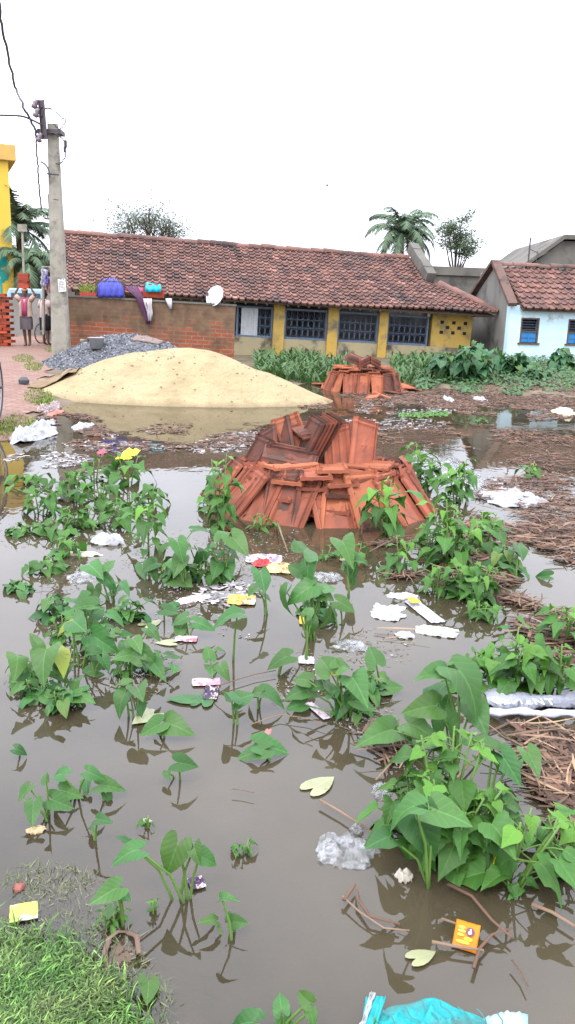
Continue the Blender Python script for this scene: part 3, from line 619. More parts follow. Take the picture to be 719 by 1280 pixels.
# ------------------------------------------------------------------ utility pole
PB = G(77, 443, .36); PT = D(58.5, 155, PB.y)
pole = thing('utility_pole', PB, 'leaning concrete utility pole with a pasted notice, at the left end of the brick wall', 'utility pole')
q = (PT-PB); Mp = frame(Vector((0, 0, 0)), Vector((1, 0, 0)), q.normalized()); Hp = q.length
ru = (.23, .115)
mb = MB(); segs = 16; vs = []
for i in range(segs+1):
    f = i/segs; a_ = ru[0]*(1-f)+ru[1]*f; b_ = a_*.62; z_ = -.6+(Hp+.6)*f
    vs += [Mp @ Vector((x, y, z_)) for x, y in ((-a_, -b_*.6), (-a_*.8, -b_), (a_*.8, -b_), (a_, -b_*.6), (a_, b_*.6), (a_*.8, b_), (-a_*.8, b_), (-a_, b_*.6))]
fs = [(i*8+j, i*8+(j+1) % 8, (i+1)*8+(j+1) % 8, (i+1)*8+j) for i in range(segs) for j in range(8)]+[tuple(segs*8+j for j in range(8)), tuple(range(7, -1, -1))]
mb.add(vs, fs); mb.build('shaft', M['concrete'], pole)
def pl(px, py, dy=0.): return D(px, py, PB.y+dy)-PB
mb = MB(); A = pl(52, 125, -.25); B = pl(56, 174, -.25); dd = B-A; Mc = frame(A, dd.normalized(), Vector((0, -1, 0)))
mb.box((dd.length/2, 0, 0), (dd.length, .13, .012), Mc); mb.box((dd.length/2, .06, .035), (dd.length, .012, .07), Mc); mb.box((dd.length/2, -.06, .035), (dd.length, .012, .07), Mc)
mb.build('cross_arm', M['iron'], pole)
mb = MB(); mb.box((0, 0, 0), (.55, .34, .09), Matrix.Translation(pl(64, 166)) ); mb.build('clamp_band', M['iron'], pole)
mb = MB(); mb.tube([pl(59, 217, -.2), pl(74, 218.5, -.2)], .02, 5); mb.build('step_bolt', M['iron'], pole)
mb = MB(); mb.tube([pl(67, 249, -.2), pl(73, 250, -.2)], .012, 5); mb.build('tie_wire', M['iron'], pole)
for (x, y, s_) in ((44, 130, 1.), (46, 141, 1.), (49.5, 172, .9)):
    mb = MB(); mb.lathe([(0, -.10), (.05, -.10), (.075, -.04), (.045, -.02), (.07, .03), (.04, .06), (.05, .1), (0, .11)], n=10, M=Matrix.Translation(pl(x, y, -.3)) @ Matrix.Rotation(.5, 4, 'Y')); io = mb.build('insulator', M['porcelain'], pole, smooth=True)
    mb = MB(); e_ = pl(53, y+3, -.27); mb.tube([pl(x, y, -.3), (pl(x, y, -.3)+e_)/2+Vector((0, 0, -.08)), e_], .014, 5); mb.build('bracket', M['iron'], io)
mb = MB(); mb.tube([pl(54, 139, -.3), pl(56, 136, -.3), pl(60, 135, -.3), pl(65, 136.5, -.3)], .018, 5); mb.build('hook', M['iron'], pole)
na = pl(73, 350, -.25); nb_ = pl(82, 363, -.27)
mb = MB(); q1, q2, q3, q4 = pl(72.2, 349, -.17), pl(81.5, 348.5, -.17), pl(83, 364, -.20), pl(73.6, 365, -.20)
mb.slab([q1, q2, q3, q4], (0, -1, 0), .006); no = mb.build('notice', M['paper'], pole)
mb = MB()
for r in range(7):
    for cc in range(4):
        if rg.random() < .2: continue
        f = (r+.7)/8; g0 = .1+cc*.21; g1 = g0+rg.uniform(.1, .17)
        e1 = q1.lerp(q4, f); e2 = q2.lerp(q3, f); a_ = e1.lerp(e2, g0); b_ = e1.lerp(e2, g1); off = Vector((0, -.010, 0)); dz = Vector((0, 0, .016))
        mb.add([a_+off, b_+off, b_+off+dz, a_+off+dz], [(0, 1, 2, 3)])
mb.build('print_marks', M['ink'], no)
def cable(name, pts, r, label, dy=-.3, group=None, wob=.0):
    P_ = []
    for (x, y, *z_) in pts: P_.append(D(x, y, (z_[0] if z_ else PB.y)+dy))
    out = []
    for i in range(len(P_)-1):
        p0 = P_[max(i-1, 0)]; p1 = P_[i]; p2 = P_[i+1]; p3 = P_[min(i+2, len(P_)-1)]
        for k in range(6):
            t = k/6; out.append(.5*((2*p1)+(-p0+p2)*t+(2*p0-5*p1+4*p2-p3)*t*t+(-p0+3*p1-3*p2+p3)*t**3)+Vector((rg.uniform(-wob, wob), 0, rg.uniform(-wob, wob))))
    out.append(P_[-1]); mb = MB(); mb.tube(out, r, 5); return tag(mb.build(name, M['cable']), label, 'cable', group)
cable('power_cable', [(-6, -30, 15), (1, 22, 17), (11, 72, 19), (19, 108, 21), (28, 130), (36, 147), (43, 160), (45, 172)], .028, 'thick wavy cable running from the pole up to the top left corner', wob=.02)
cable('power_cable', [(-30, 142), (0, 144), (25, 145), (38, 149), (52, 156)], .022, 'horizontal cable from the left edge to the pole head')
cable('power_cable', [(45, 172), (46, 192), (47, 200), (48, 216), (49, 235), (52, 262)], .020, 'cable hanging straight down left of the pole', wob=.012)
cable('power_cable', [(51, 202), (57, 206), (61, 213), (62, 222)], .018, 'short cable curving onto the pole shaft below its head')
cable('power_cable', [(65, 166), (74, 170), (81, 178), (82, 188), (81, 197), (75, 205), (70, 204)], .014, 'looping cable with two splices right of the pole head', wob=.01)
cable('power_cable', [(70, 140), (77, 147), (82, 150), (79, 158), (73, 161), (67, 155)], .012, 'frayed loop of thin wire beside the pole top, above the splices', wob=.015)
mb = MB(); Psp = D(82, 180, PB.y-.3); mb.lathe([(0, -.09), (.035, -.07), (.035, .07), (0, .09)], n=8, M=Matrix.Translation(Psp)); Psp = D(81, 187, PB.y-.3); mb.lathe([(0, -.07), (.03, -.05), (.03, .05), (0, .07)], n=8, M=Matrix.Translation(Psp)); tag(mb.build('cable_splice', M['cable']), 'pair of dark splices on the loop right of the pole head', 'cable splice')
cable('thin_wire', [(13, 100, 22), (20, 128, 22), (26, 160, 22)], .006, 'very thin wire sagging in front of the sky at the left')
A = D(62, 243, 24.6); B = D(70, 380, 24.6); mb = MB(); mb.tube([Vector((B.x+.05, 24.6, 0)), B, A], .055, 6); mb.tube([D(56, 273, 24.3), D(68, 274, 24.3)], .03, 5)
tag(mb.build('iron_post', M['iron']), 'thin dark iron post standing just behind the concrete pole', 'post')
mb = MB(); A = D(28, 285, 36); B = D(29, 360, 36); mb.tube([Vector((B.x, 36, 0)), A], .05, 6); mb.box((A.x, 36, A.z), (.35, .2, .3)); tag(mb.build('lamp_post', M['concrete']), 'slim pale lamp post in front of the palm at the left', 'lamp post')
# ------------------------------------------------------------------ lane background
A = D(14, 372, 34); B = D(56, 372, 34); mb = MB(); mb.box(((A.x+B.x)/2, 34, A.z/2), (B.x-A.x+2.2, .25, A.z)); tag(mb.build('lane_wall', M['gable']), 'dark stained wall closing the lane behind the two men', 'wall')
A = D(53, 352, 29); B = D(70, 352, 29)
mb = MB(); mb.box(((A.x+B.x)/2+.3, 29.3, 1.0), (B.x-A.x+.6, .2, 2.3)); tag(mb.build('lane_post_wall', M['gable']), 'narrow grey wall end behind the man in dark shorts', 'wall')
vz = D(45, 358, 36.5).z
t = thing('parked_van', D(45, 385, 36.5), 'pale blue and white parked vehicle partly hidden behind the brick carrier', 'vehicle'); t.location.z = max(.14, vz-1.75)
mb = MB(); mb.prism([(-1.0, .35), (1.0, .35), (1.02, .9), (.72, 1.62), (-.72, 1.62), (-1.02, .9)], -1.3, 1.3, Matrix(((1, 0, 0, 0), (0, 0, 1, 0), (0, 1, 0, 0), (0, 0, 0, 1)))); mb.build('body', flat('pale_blue_paint', (.30, .46, .55), .35, spec=.5), t, bevel=.06)
mb = MB(); mb.box((0, -1.305, 1.22), (1.25, .03, .42)); mb.build('windscreen', flat('dark_glass', (.03, .04, .05), .08, spec=.6), t, bevel=.01)
for s_ in (-1, 1):
    mb = MB(); mb.lathe([(0, -.08), (.2, -.09), (.31, -.08), (.31, .08), (.2, .09), (0, .08)], n=20, M=Matrix.Translation((s_*.75, -.85, .31)) @ Matrix.Rotation(PI/2, 4, 'Y')); mb.build('wheel', M['cable'], t)
    mb = MB(); mb.lathe([(0, 0), (.09, 0), (.1, .03)], n=12, M=Matrix.Translation((s_*.7, -1.32, .72)) @ Matrix.Rotation(PI/2, 4, 'X')); mb.build('headlight', M['white'], t)
# ------------------------------------------------------------------ things on the brick wall
BN = BM.to_3x3() @ Vector((0, -1, 0))
def onwall(px, py, out=0.02): return onp(px, py, BA+BN*out, BN)
def cloth_prism(name, pts, mat, label, cat, out=.03, th=.05, nseg=7, fold=.03, parent=None):
    # a hanging cloth: outline given as (left,right) pixel pairs from top to bottom
    mb = MB(); vs = []
    for (xl, xr, yy, o_) in pts:
        for i in range(nseg+1):
            p = onwall(xl+(xr-xl)*i/nseg, yy, out+o_); vs.append(p+BN*fold*math.sin(i*1.9+yy*.3))
    n_ = nseg+1; mb.add(vs, [(r*n_+i, r*n_+i+1, (r+1)*n_+i+1, (r+1)*n_+i) for r in range(len(pts)-1) for i in range(nseg)])
    o = mb.build(name, mat, smooth=True); sm = o.modifiers.new('thick', 'SOLIDIFY'); sm.thickness = .012; return tag(o, label, cat)
blue = flat('blue_tarpaulin', (.045, .055, .36), .5, .7)
cloth_prism('tarpaulin', [(134, 143, 348, -.35), (127, 149, 351, -.22), (123, 153, 356, -.05), (122, 154.5, 362, 0.01), (122, 155, 368, .02), (122, 155, 371.5, .03)], blue, 'bright blue tarpaulin bundled over the brick wall top', 'tarpaulin', nseg=14, fold=.045)
mb = MB(); p0 = onwall(138, 372, -.28); mb.box((0, 0, .20), (.7, .34, .40), frame(p0, bdir), jit=.02); tag(mb.build('crate', M['wood']), 'wooden crate hidden under the blue tarpaulin on the wall', 'crate')
t = thing('potted_plant', onwall(111, 371.5, -.13), 'spiky light green plant in a red trough on the brick wall', 'potted plant', M=frame(onwall(111, 371.8, -.13), bdir))
mb = MB(); mb.prism([(-.19, 0), (.19, 0), (.22, .12), (-.22, .12)], -.09, .09, Matrix(((1, 0, 0, 0), (0, 0, 1, 0), (0, 1, 0, 0), (0, 0, 0, 1)))); mb.build('trough', flat('red_pot', (.42, .05, .03)), t)
mb = MB()
for k in range(26):
    a = rg.uniform(-1.2, 1.2); x0 = rg.uniform(-.15, .15); L_ = rg.uniform(.25, .42); p = Vector((x0, 0, .1)); dv = Vector((math.sin(a), rg.uniform(-.4, .4), math.cos(a))).normalized()
    q_ = p+dv*L_*.6; r_ = p+dv*L_+Vector((0, 0, -.05)); s_ = Vector((.012, 0, 0)); mb.add([p-s_, p+s_, q_+s_, q_-s_, r_], [(0, 1, 2, 3), (3, 2, 4)], rg.uniform(.7, 1.3))
mb.build('leaves', flat('spiky_leaf', (.20, .28, .04)), t)
cloth_prism('turquoise_cloth', [(183, 187, 353.5, -.2), (182, 201, 356, -.08), (182, 201.5, 360, 0.), (181.5, 201, 365, .01)], flat('turquoise', (.01, .42, .55), .5), 'small turquoise cloth over a brick block on the wall', 'cloth', nseg=8, fold=.03)
mb = MB(); p0 = onwall(192, 372, -.15); mb.box((0, 0, .1), (.52, .25, .2), frame(p0, bdir)); mb.box((0, 0, .26), (.40, .24, .14), frame(p0, bdir), t=1.2); tag(mb.build('brick_block', M['brick_stack']), 'short block of red brick on the wall beneath the turquoise cloth', 'brick block')
cloth_prism('hanging_garment', [(155, 172, 358, -.2), (162, 176, 365, -.02), (170, 180, 372, .06), (173, 184, 380, .06), (177, 186, 390, .05), (181, 188, 399, .05), (184, 189, 405, .05)], flat('dark_purple', (.075, .02, .06)), 'dark purple garment hanging over the brick wall', 'garment', fold=.03)
cloth_prism('hanging_garment', [(179, 190, 373, .08), (181, 190, 381, .08), (184, 191, 391, .08), (186, 190, 401, .08)], flat('printed_white', (.5, .46, .46)), 'white printed scarf hanging beside the dark purple garment', 'garment', fold=.03)
cloth_prism('hanging_garment', [(207, 215, 373, .06), (209, 215, 379, .07), (211, 214.5, 386, .06)], flat('white_rag', (.55, .54, .55)), 'small white rag hanging over the wall, right of the scarf', 'rag', nseg=5, fold=.02)
cloth_prism('hanging_garment', [(154, 178, 359.5, -.5), (157, 182, 363, -.4), (166, 184, 366, -.35)], flat('magenta_cloth', (.32, .04, .11)), 'magenta cloth strip lying along the wall between tarpaulin and turquoise cloth', 'cloth', fold=.02)
DP = onwall(270, 371, -.12)
t = thing('satellite_dish', DP, 'white satellite dish on the right end of the brick wall', 'satellite dish')
dn = Vector((-.55, -.75, .35)).normalized(); Md = frame(Vector((0, 0, .0)), Vector((0, 0, 1)).cross(dn).normalized(), dn)
mb = MB(); mb.lathe([(0, 0), (.1, .008), (.2, .03), (.27, .06), (.275, .055), (.2, .022), (.1, 0), (0, -.008)], n=30, M=Md); mb.build('dish', M['white'], t, smooth=True)
mb = MB(); mb.tube([Md @ Vector((0, 0, -.01)), Md @ Vector((0, 0, -.12)), (.12, .08, -.2), (.12, .08, -.28)], .018, 6); mb.build('mount', M['iron'], t)
mb = MB(); mb.tube([Md @ Vector((0, -.26, .05)), Md @ Vector((0, -.1, .32))], .008, 5); mb.lathe([(0, 0), (.035, 0), (.03, .08), (0, .08)], n=8, M=Matrix.Translation(Md @ Vector((0, -.1, .30)))); mb.build('feed_arm', M['iron'], t)
P = D(62, 365, 22)
def rag(name, cx, cy, Y, wpx, hpx, mat, label, cat='cloth', seed=1, group=None):
    r_ = random.Random(seed); mb = MB(); nx, ny = 7, 9; vs = []; s = Y/1000
    for j in range(ny+1):
        for i in range(nx+1):
            wv = 1-.25*abs(math.sin(j*1.1+seed)); x = (i/nx-.5)*wpx*wv; y = (j/ny-.5)*hpx; p = D(cx+x+r_.uniform(-.5, .5), cy+y+r_.uniform(-.5, .5), Y); p.y += .10*math.sin(i*1.7+j*.4+seed); vs.append(p)
    mb.add(vs, [(j*(nx+1)+i, j*(nx+1)+i+1, (j+1)*(nx+1)+i+1, (j+1)*(nx+1)+i) for j in range(ny) for i in range(nx)]); o = mb.build(name, mat, smooth=True)
    sm = o.modifiers.new('thick', 'SOLIDIFY'); sm.thickness = .012; return tag(o, label, cat, group)
rag('hanging_cloth', 55.5, 348, 24.0, 8, 22, flat('white_lilac', (.5, .48, .58)), 'white and lilac sheet hung behind the pole, leftmost of the laundry', seed=2)
rag('hanging_cloth', 62, 356, 24.1, 9, 20, flat('pink_cloth', (.55, .30, .32)), 'pale pink garment hung between the lilac sheet and the pole', seed=3)
rag('hanging_cloth', 67, 342, 23.9, 10, 16, flat('peach_cloth', (.50, .33, .22)), 'peach and white cloth hung highest of the laundry behind the pole', seed=5)
rag('hanging_cloth', 59, 349, 23.8, 3.5, 12, flat('violet_cloth', (.16, .14, .42)), 'narrow violet strip hung on the lilac sheet behind the pole', seed=6)
mb = MB(); mb.tube([D(52.5, 334, 24.2), D(70, 333, 24.0)], .02, 5); mb.tube([D(54, 333, 24.3), D(54.5, 418, 24.3)], .05, 6); tag(mb.build('laundry_rail', M['concrete']), 'pale post and rail carrying the laundry behind the pole', 'rail')
# bird in the sky
mb = MB(); P = D(409, 232, 60); mb.tube([(-.16, 0, 0), (0, 0, .02), (.12, 0, 0)], [.01, .05, .02], 6); mb.add([(-.02, 0, .02), (.05, 0, .02), (.02, -.4, .14), (.02, .4, .14)], [(0, 1, 2), (0, 3, 1)]); tag(mb.build('bird', M['cable'], M=Matrix.Translation(P)), 'tiny dark bird flying in the white sky above the red roof', 'bird')
# ------------------------------------------------------------------ cart at the left edge
wc = G(-3, 529, .13); hub = Vector((wc.x-.02, wc.y, .13+.42))
t = thing('hand_cart', (wc.x, wc.y, .13), 'old hand cart standing on the path, only its spoked wheel inside the left edge', 'cart')
Rw = .42; wyaw = math.radians(101)
def wheel(cx, name='wheel'):
    Mw = Matrix.Translation(cx) @ Matrix.Rotation(math.radians(7), 4, 'Z') @ Matrix.Rotation(PI/2, 4, 'Y')
    mb = MB(); mb.tube([Mw @ Vector((Rw*math.cos(a), Rw*math.sin(a), 0)) for a in [2*PI*k/40 for k in range(41)]], .024, 8, cap=False); ty = mb.build(name, M['cable'], t, smooth=True)
    mb = MB(); mb.tube([Mw @ Vector(((Rw-.035)*math.cos(a), (Rw-.035)*math.sin(a), 0)) for a in [2*PI*k/40 for k in range(41)]], .014, 6, cap=False); mb.build('rim', flat('wheel_rim', (.35, .30, .27), .4, metal=0), ty)
    mb = MB()
    for k in range(28): a = 2*PI*k/28; mb.tube([Mw @ Vector((.03*math.cos(a+.5), .03*math.sin(a+.5), .03*(-1)**k)), Mw @ Vector(((Rw-.035)*math.cos(a), (Rw-.035)*math.sin(a), 0))], .0025, 4)
    mb.build('spokes', M['iron'], ty)
    mb = MB(); mb.lathe([(0, -.06), (.03, -.06), (.035, .05), (.018, .06), (.018, .11), (0, .11)], n=10, M=Mw); mb.build('hub', M['iron'], ty)
wheel(Vector((-.03, 0, Rw))); wheel(Vector((-1.05, -.12, Rw)))
mb = MB(); mb.tube([(-.03, 0, Rw), (-1.05, -.12, Rw)], .018, 6); mb.build('axle', M['iron'], t)
mb = MB(); Mdk = Matrix.Translation((-.62, .3, .62)) @ Matrix.Rotation(math.radians(7), 4, 'Z'); mb.box((0, 0, 0), (.8, 1.5, .04), Mdk); mb.build('deck', M['wood'], t)
mb = MB(); mb.tube([(-.3, -.3, .6), (-.12, -.35, .82), (.06, -.36, .84), (.20, -.38, .71)], .014, 6); mb.build('lever', M['iron'], t)
mb = MB(); mb.tube([(-.3, -.3, .6), (-.3, -.28, .02)], .016, 6); mb.tube([(-.9, -.4, .6), (-.9, -.4, .02)], .016, 6); mb.build('prop_leg', M['iron'], t)
# ------------------------------------------------------------------ people
SKIN = flat('brown_skin', (.13, .07, .045), .55, .85)
def skin_body(name, J, E, parent=None, mat=None, sub=2):
    me = bpy.data.meshes.new(name); me.from_pydata([j[0] for j in J], E, []); o = bpy.data.objects.new(name, me); COL.objects.link(o)
    md = o.modifiers.new('skin', 'SKIN'); md.use_smooth_shade = True
    if not me.skin_vertices: me.skin_vertices.new()
    for i, j in enumerate(J):
        r = j[1]; me.skin_vertices[0].data[i].radius = (r, r) if not hasattr(r, '__len__') else r
    me.skin_vertices[0].data[0].use_root = True
    sb_ = o.modifiers.new('sub', 'SUBSURF'); sb_.levels = sub; sb_.render_levels = sub
    dg = bpy.context.evaluated_depsgraph_get(); me2 = bpy.data.meshes.new_from_object(o.evaluated_get(dg)); bpy.data.objects.remove(o)
    me2.name = name; me2.materials.clear(); me2.materials.append(mat or SKIN); me2.polygons.foreach_set('use_smooth', [True]*len(me2.polygons))
    at = me2.attributes.get('tint') or me2.attributes.new('tint', 'FLOAT', 'POINT'); at.data.foreach_set('value', [1.]*len(me2.vertices))
    o = bpy.data.objects.new(name, me2); COL.objects.link(o)
    if parent: o.parent = parent
    return o
def ringcloth(rings, n=18, fold=0., nf=6):      # rings: (cx,cy,z,rx,ry)
    mb = MB(); vs = []
    for i, (cx, cy, z, rx, ry) in enumerate(rings):
        for j in range(n*2):
            a = PI*j/n; k = 1+fold*(i/len(rings))*math.sin(nf*a+i*.3); vs.append((cx+rx*math.cos(a)*k, cy+ry*math.sin(a)*k, z))
    N_ = n*2; mb.add(vs, [(i*N_+j, i*N_+(j+1) % N_, (i+1)*N_+(j+1) % N_, (i+1)*N_+j) for i in range(len(rings)-1) for j in range(N_)]); return mb
def hand(J, E, wi, w_, d_, curl, s=1.):
    """five finger chains rooted at wrist joint index wi"""
    side = d_.cross(curl).normalized(); palm = w_+d_*.05*s; J.append((palm, (.030*s, .016*s))); pi_ = len(J)-1; E.append((wi, pi_))
    for k, (off, L_) in enumerate(((-.024, .062), (-.008, .074), (.009, .070), (.024, .055))):
        p = palm+side*off*s+d_*.03*s; a = p+d_*L_*.5*s+curl*.01*s; b = p+d_*L_*.8*s+curl*.035*s; i0 = len(J); J += [(p, .010*s), (a, .009*s), (b, .007*s)]; E += [(pi_, i0), (i0, i0+1), (i0+1, i0+2)]
    p = w_+d_*.025*s-side*.035*s; b = p+d_*.04*s-side*.02*s+curl*.01*s; i0 = len(J); J += [(p, .011*s), (b, .009*s)]; E += [(wi, i0), (i0, i0+1)]
def V(*a): return Vector(a)
def person(root, H, arms, legs, lean, head_dir, bodymat):
    J = []; E = []
    def j(p, r): J.append((p, r)); return len(J)-1
    hip = j(V(0, 0, .93), (.135, .10)); ab = j(V(0, lean*.3, 1.08), (.12, .09)); ch = j(V(0, lean, 1.27), (.15, .105)); nk = j(V(0, lean*1.1, 1.42), .05); n2 = j(V(0, lean*1.1, 1.47), .048)
    hd = j(V(0, lean*1.1+head_dir*.015, 1.55), (.072, .082)); ht = j(V(0, lean*1.1, 1.64), (.062, .075))
    E += [(hip, ab), (ab, ch), (ch, nk), (nk, n2), (n2, hd), (hd, ht)]
    for s_, (sh, el, wr, hd_d, curl) in arms.items():
        a = j(sh, .052); b = j(el, .04); c = j(wr, .027); E += [(ch, a), (a, b), (b, c)]; hand(J, E, c, wr, hd_d, curl)
    for s_, (th, kn, an, toe) in legs.items():
        a = j(th, .085); b = j(kn, .055); c = j(an, .036); h_ = j(an+V(0, .03, -.05), .034); f = j(toe, (.04, .022)); E += [(hip, a), (a, b), (b, c), (c, h_), (c, f)]
    return skin_body('body', J, E, root, bodymat)
def face(root, hx, hy, hz, dr):
    for s_ in (-1, 1):
        mb = MB(); mb.lathe([(0, -.008), (.009, 0), (0, .008)], n=8, M=Matrix.Translation((hx+s_*.028*(abs(dr[1])), hy+dr[1]*.073+s_*.0, hz+.01))); mb.build('eye', M['cable'], root)
    mb = MB(); mb.tube([(hx+dr[0]*.07, hy+dr[1]*.075, hz+.01), (hx+dr[0]*.098, hy+dr[1]*.1, hz-.025), (hx+dr[0]*.07, hy+dr[1]*.075, hz-.035)], [.006, .014, .008], 6); mb.build('nose', SKIN, root, smooth=True)
    mb = MB(); mb.tube([(hx-.025*abs(dr[1])+dr[0]*.07, hy+dr[1]*.076, hz-.058), (hx+.025*abs(dr[1])+dr[0]*.07, hy+dr[1]*.076, hz-.058)], .006, 5); mb.build('mouth', flat('lips', (.10, .035, .03)), root)
# brick carrier, walking towards the camera (faces -y), arms raised to the load
Pc = G(34.5, 433, .30); k_ = 1.02
pr = thing('person', Pc, 'man in a pale shirt and checked lungi steadying a stack of bricks on his head', 'person')
arms = {-1: (V(-.17, 0, 1.36), V(-.30, -.03, 1.52), V(-.16, -.02, 1.74), V(.45, 0, .9).normalized(), V(1, 0, 0)), 1: (V(.17, 0, 1.36), V(.31, -.03, 1.52), V(.17, -.02, 1.74), V(-.45, 0, .9).normalized(), V(-1, 0, 0))}
legs = {-1: (V(-.085, 0, .86), V(-.06, -.05, .48), V(-.05, .03, .08), V(-.055, -.12, .025)), 1: (V(.085, 0, .86), V(.07, .03, .48), V(.05, .10, .10), V(.06, -.03, .03))}
person(pr, 1.65, arms, legs, -.02, -1, SKIN); face(pr, 0, -.03, 1.56, (0, -1))
mb = ringcloth([(0, -.01, 1.40, .07, .06), (0, -.01, 1.37, .16, .09), (0, -.01, 1.27, .195, .125), (0, 0, 1.12, .185, .125), (0, 0, .98, .20, .135), (0, 0, .88, .215, .14)], fold=.04)
for s_ in (-1, 1): mb.tube([V(s_*.14, 0, 1.34), V(s_*.22, -.01, 1.42), V(s_*.285, -.03, 1.49)], [.085, .075, .07], 10)
shirt = mb.build('shirt', flat('pale_peach_shirt', (.46, .34, .27), .8), pr, smooth=True)
mb = ringcloth([(0, 0, .93, .17, .12), (0, 0, .80, .19, .14), (0, 0, .62, .19, .145), (0, -.01, .50, .175, .14)], fold=.09, nf=9); mb.build('lungi', flat('checked_cloth', (.13, .11, .12), .85), pr, smooth=True)
mb = MB()
for s_ in (-1, 1):
    mb.tube([V(s_*.05, .05, 1.44), V(s_*.075, -.06, 1.41), V(s_*.05, -.15, 1.28), V(s_*.035, -.155, 1.1), V(s_*.04, -.16, .9)], [.03, .035, .04, .045, .045], 8, flat=.5)
mb.build('towel', flat('pink_towel', (.36, .06, .13), .85), pr, smooth=True)
mb = MB(); mb.lathe([(0, 1.685), (.06, 1.68), (.10, 1.66), (.09, 1.62), (.082, 1.615)], (0, -.02, 0), 16); mb.build('head_cloth', flat('orange_cloth', (.5, .24, .12)), pr, smooth=True)
mb = MB(); mb.lathe([(.079, 1.55), (.085, 1.60), (.078, 1.65), (.03, 1.70), (0, 1.70)], (0, -.005, 0), 16); mb.build('hair', flat('black_hair', (.012, .01, .01)), pr, smooth=True)
bproto = None
for k in range(6):
    if bproto is None:
        mb = MB(); mb.box((0, 0, 0), (.30, .20, .068), jit=.004); bproto = o = mb.build('brick', gm('carried_brick', (.33, .07, .035), (.26, .05, .03), 5, .85, .2, rnd=.3), bevel=.005)
    else: o = bproto.copy(); COL.objects.link(o)
    tag(o, ['lowest', 'second', 'third', 'fourth', 'fifth', 'topmost'][k]+' brick of the stack carried on the man\'s head', 'brick', 'bricks carried on the man\'s head')
    o.matrix_world = Matrix.Translation(Pc+V(rg.uniform(-.015, .015), -.02, 1.725+k*.072)) @ Matrix.Rotation(rg.uniform(-.12, .12), 4, 'Z')
# standing man seen from behind/side
Ps = G(58, 432, .30)
pr = thing('person', Ps, 'man in a pale shirt and dark shorts standing beside the utility pole', 'person', M=Matrix.Translation(Ps) @ Matrix.Rotation(math.radians(-35), 4, 'Z'))
arms = {-1: (V(-.17, 0, 1.36), V(-.23, .04, 1.1), V(-.18, .16, .90), V(.1, .4, -.9).normalized(), V(0, 1, 0)), 1: (V(.17, 0, 1.36), V(.26, -.02, 1.08), V(.24, .10, .86), V(0, .3, -.95).normalized(), V(0, 1, 0))}
legs = {-1: (V(-.09, 0, .86), V(-.10, .02, .48), V(-.11, 0, .08), V(-.12, .15, .025)), 1: (V(.09, 0, .86), V(.10, .02, .48), V(.12, -.02, .08), V(.14, .13, .025))}
person(pr, 1.65, arms, legs, .02, 1, SKIN); face(pr, 0, .03, 1.56, (0, 1))
mb = ringcloth([(0, .02, 1.41, .07, .06), (0, .02, 1.37, .16, .09), (0, .01, 1.27, .19, .125), (0, 0, 1.1, .17, .125), (0, 0, .95, .185, .135), (0, 0, .86, .195, .14)], fold=.05)
for s_ in (-1, 1): mb.tube([V(s_*.14, 0, 1.34), V(s_*.20, 0, 1.26), V(s_*.24, 0, 1.15)], [.085, .075, .07], 10)
mb.build('shirt', flat('faded_pink_shirt', (.50, .38, .35), .8), pr, smooth=True)
mb = MB()
for s_ in (-1, 1): mb.tube([V(s_*.06, 0, .95), V(s_*.09, 0, .82), V(s_*.105, .015, .62), V(s_*.11, .015, .47)], [.12, .13, .12, .115], 12)
mb.build('shorts', flat('dark_shorts', (.012, .012, .018), .8), pr, smooth=True)
mb = MB(); mb.lathe([(.074, 1.50), (.086, 1.57), (.084, 1.63), (.05, 1.70), (0, 1.715)], (0, .01, 0), 16); mb.build('hair', flat('dark_hair', (.012, .01, .01)), pr, smooth=True)
# bicycle leaning behind him
Pb = G(56, 430, .30); t = thing('bicycle', Pb+V(0, .5, 0), 'dark bicycle parked behind the man in dark shorts', 'bicycle', M=Matrix.Translation(Pb+V(0.05, .5, 0)) @ Matrix.Rotation(math.radians(70), 4, 'Z'))
for x_ in (-.5, .5):
    Mw = Matrix.Translation((x_, 0, .33)) @ Matrix.Rotation(PI/2, 4, 'X'); mb = MB(); mb.tube([Mw @ V(.31*math.cos(a), .31*math.sin(a), 0) for a in [2*PI*k/28 for k in range(29)]], .02, 6, cap=False)
    wo_ = mb.build('wheel', M['cable'], t); mb = MB()
    for k in range(12): a = 2*PI*k/12; mb.tube([Mw @ V(0, 0, 0), Mw @ V(.3*math.cos(a), .3*math.sin(a), 0)], .003, 3)
    mb.build('spokes', M['iron'], wo_)
mb = MB()
for pth_ in ([(-.5, 0, .33), (-.05, 0, .3), (-.18, 0, .78), (-.5, 0, .33)], [(-.05, 0, .3), (.36, 0, .78), (-.17, 0, .76)], [(.5, 0, .33), (.36, 0, .82), (.34, 0, .95)]): mb.tube(pth_, .014, 5)
mb.build('frame', M['iron'], t); mb = MB(); mb.tube([(.22, .24, .96), (.36, .1, .97), (.36, -.1, .97), (.22, -.24, .96)], .012, 5); mb.build('handlebar', M['iron'], t)
mb = MB(); mb.prism([(-.3, -.07), (-.05, -.02), (-.05, .02), (-.3, .07)], .80, .85); mb.build('saddle', M['cable'], t)
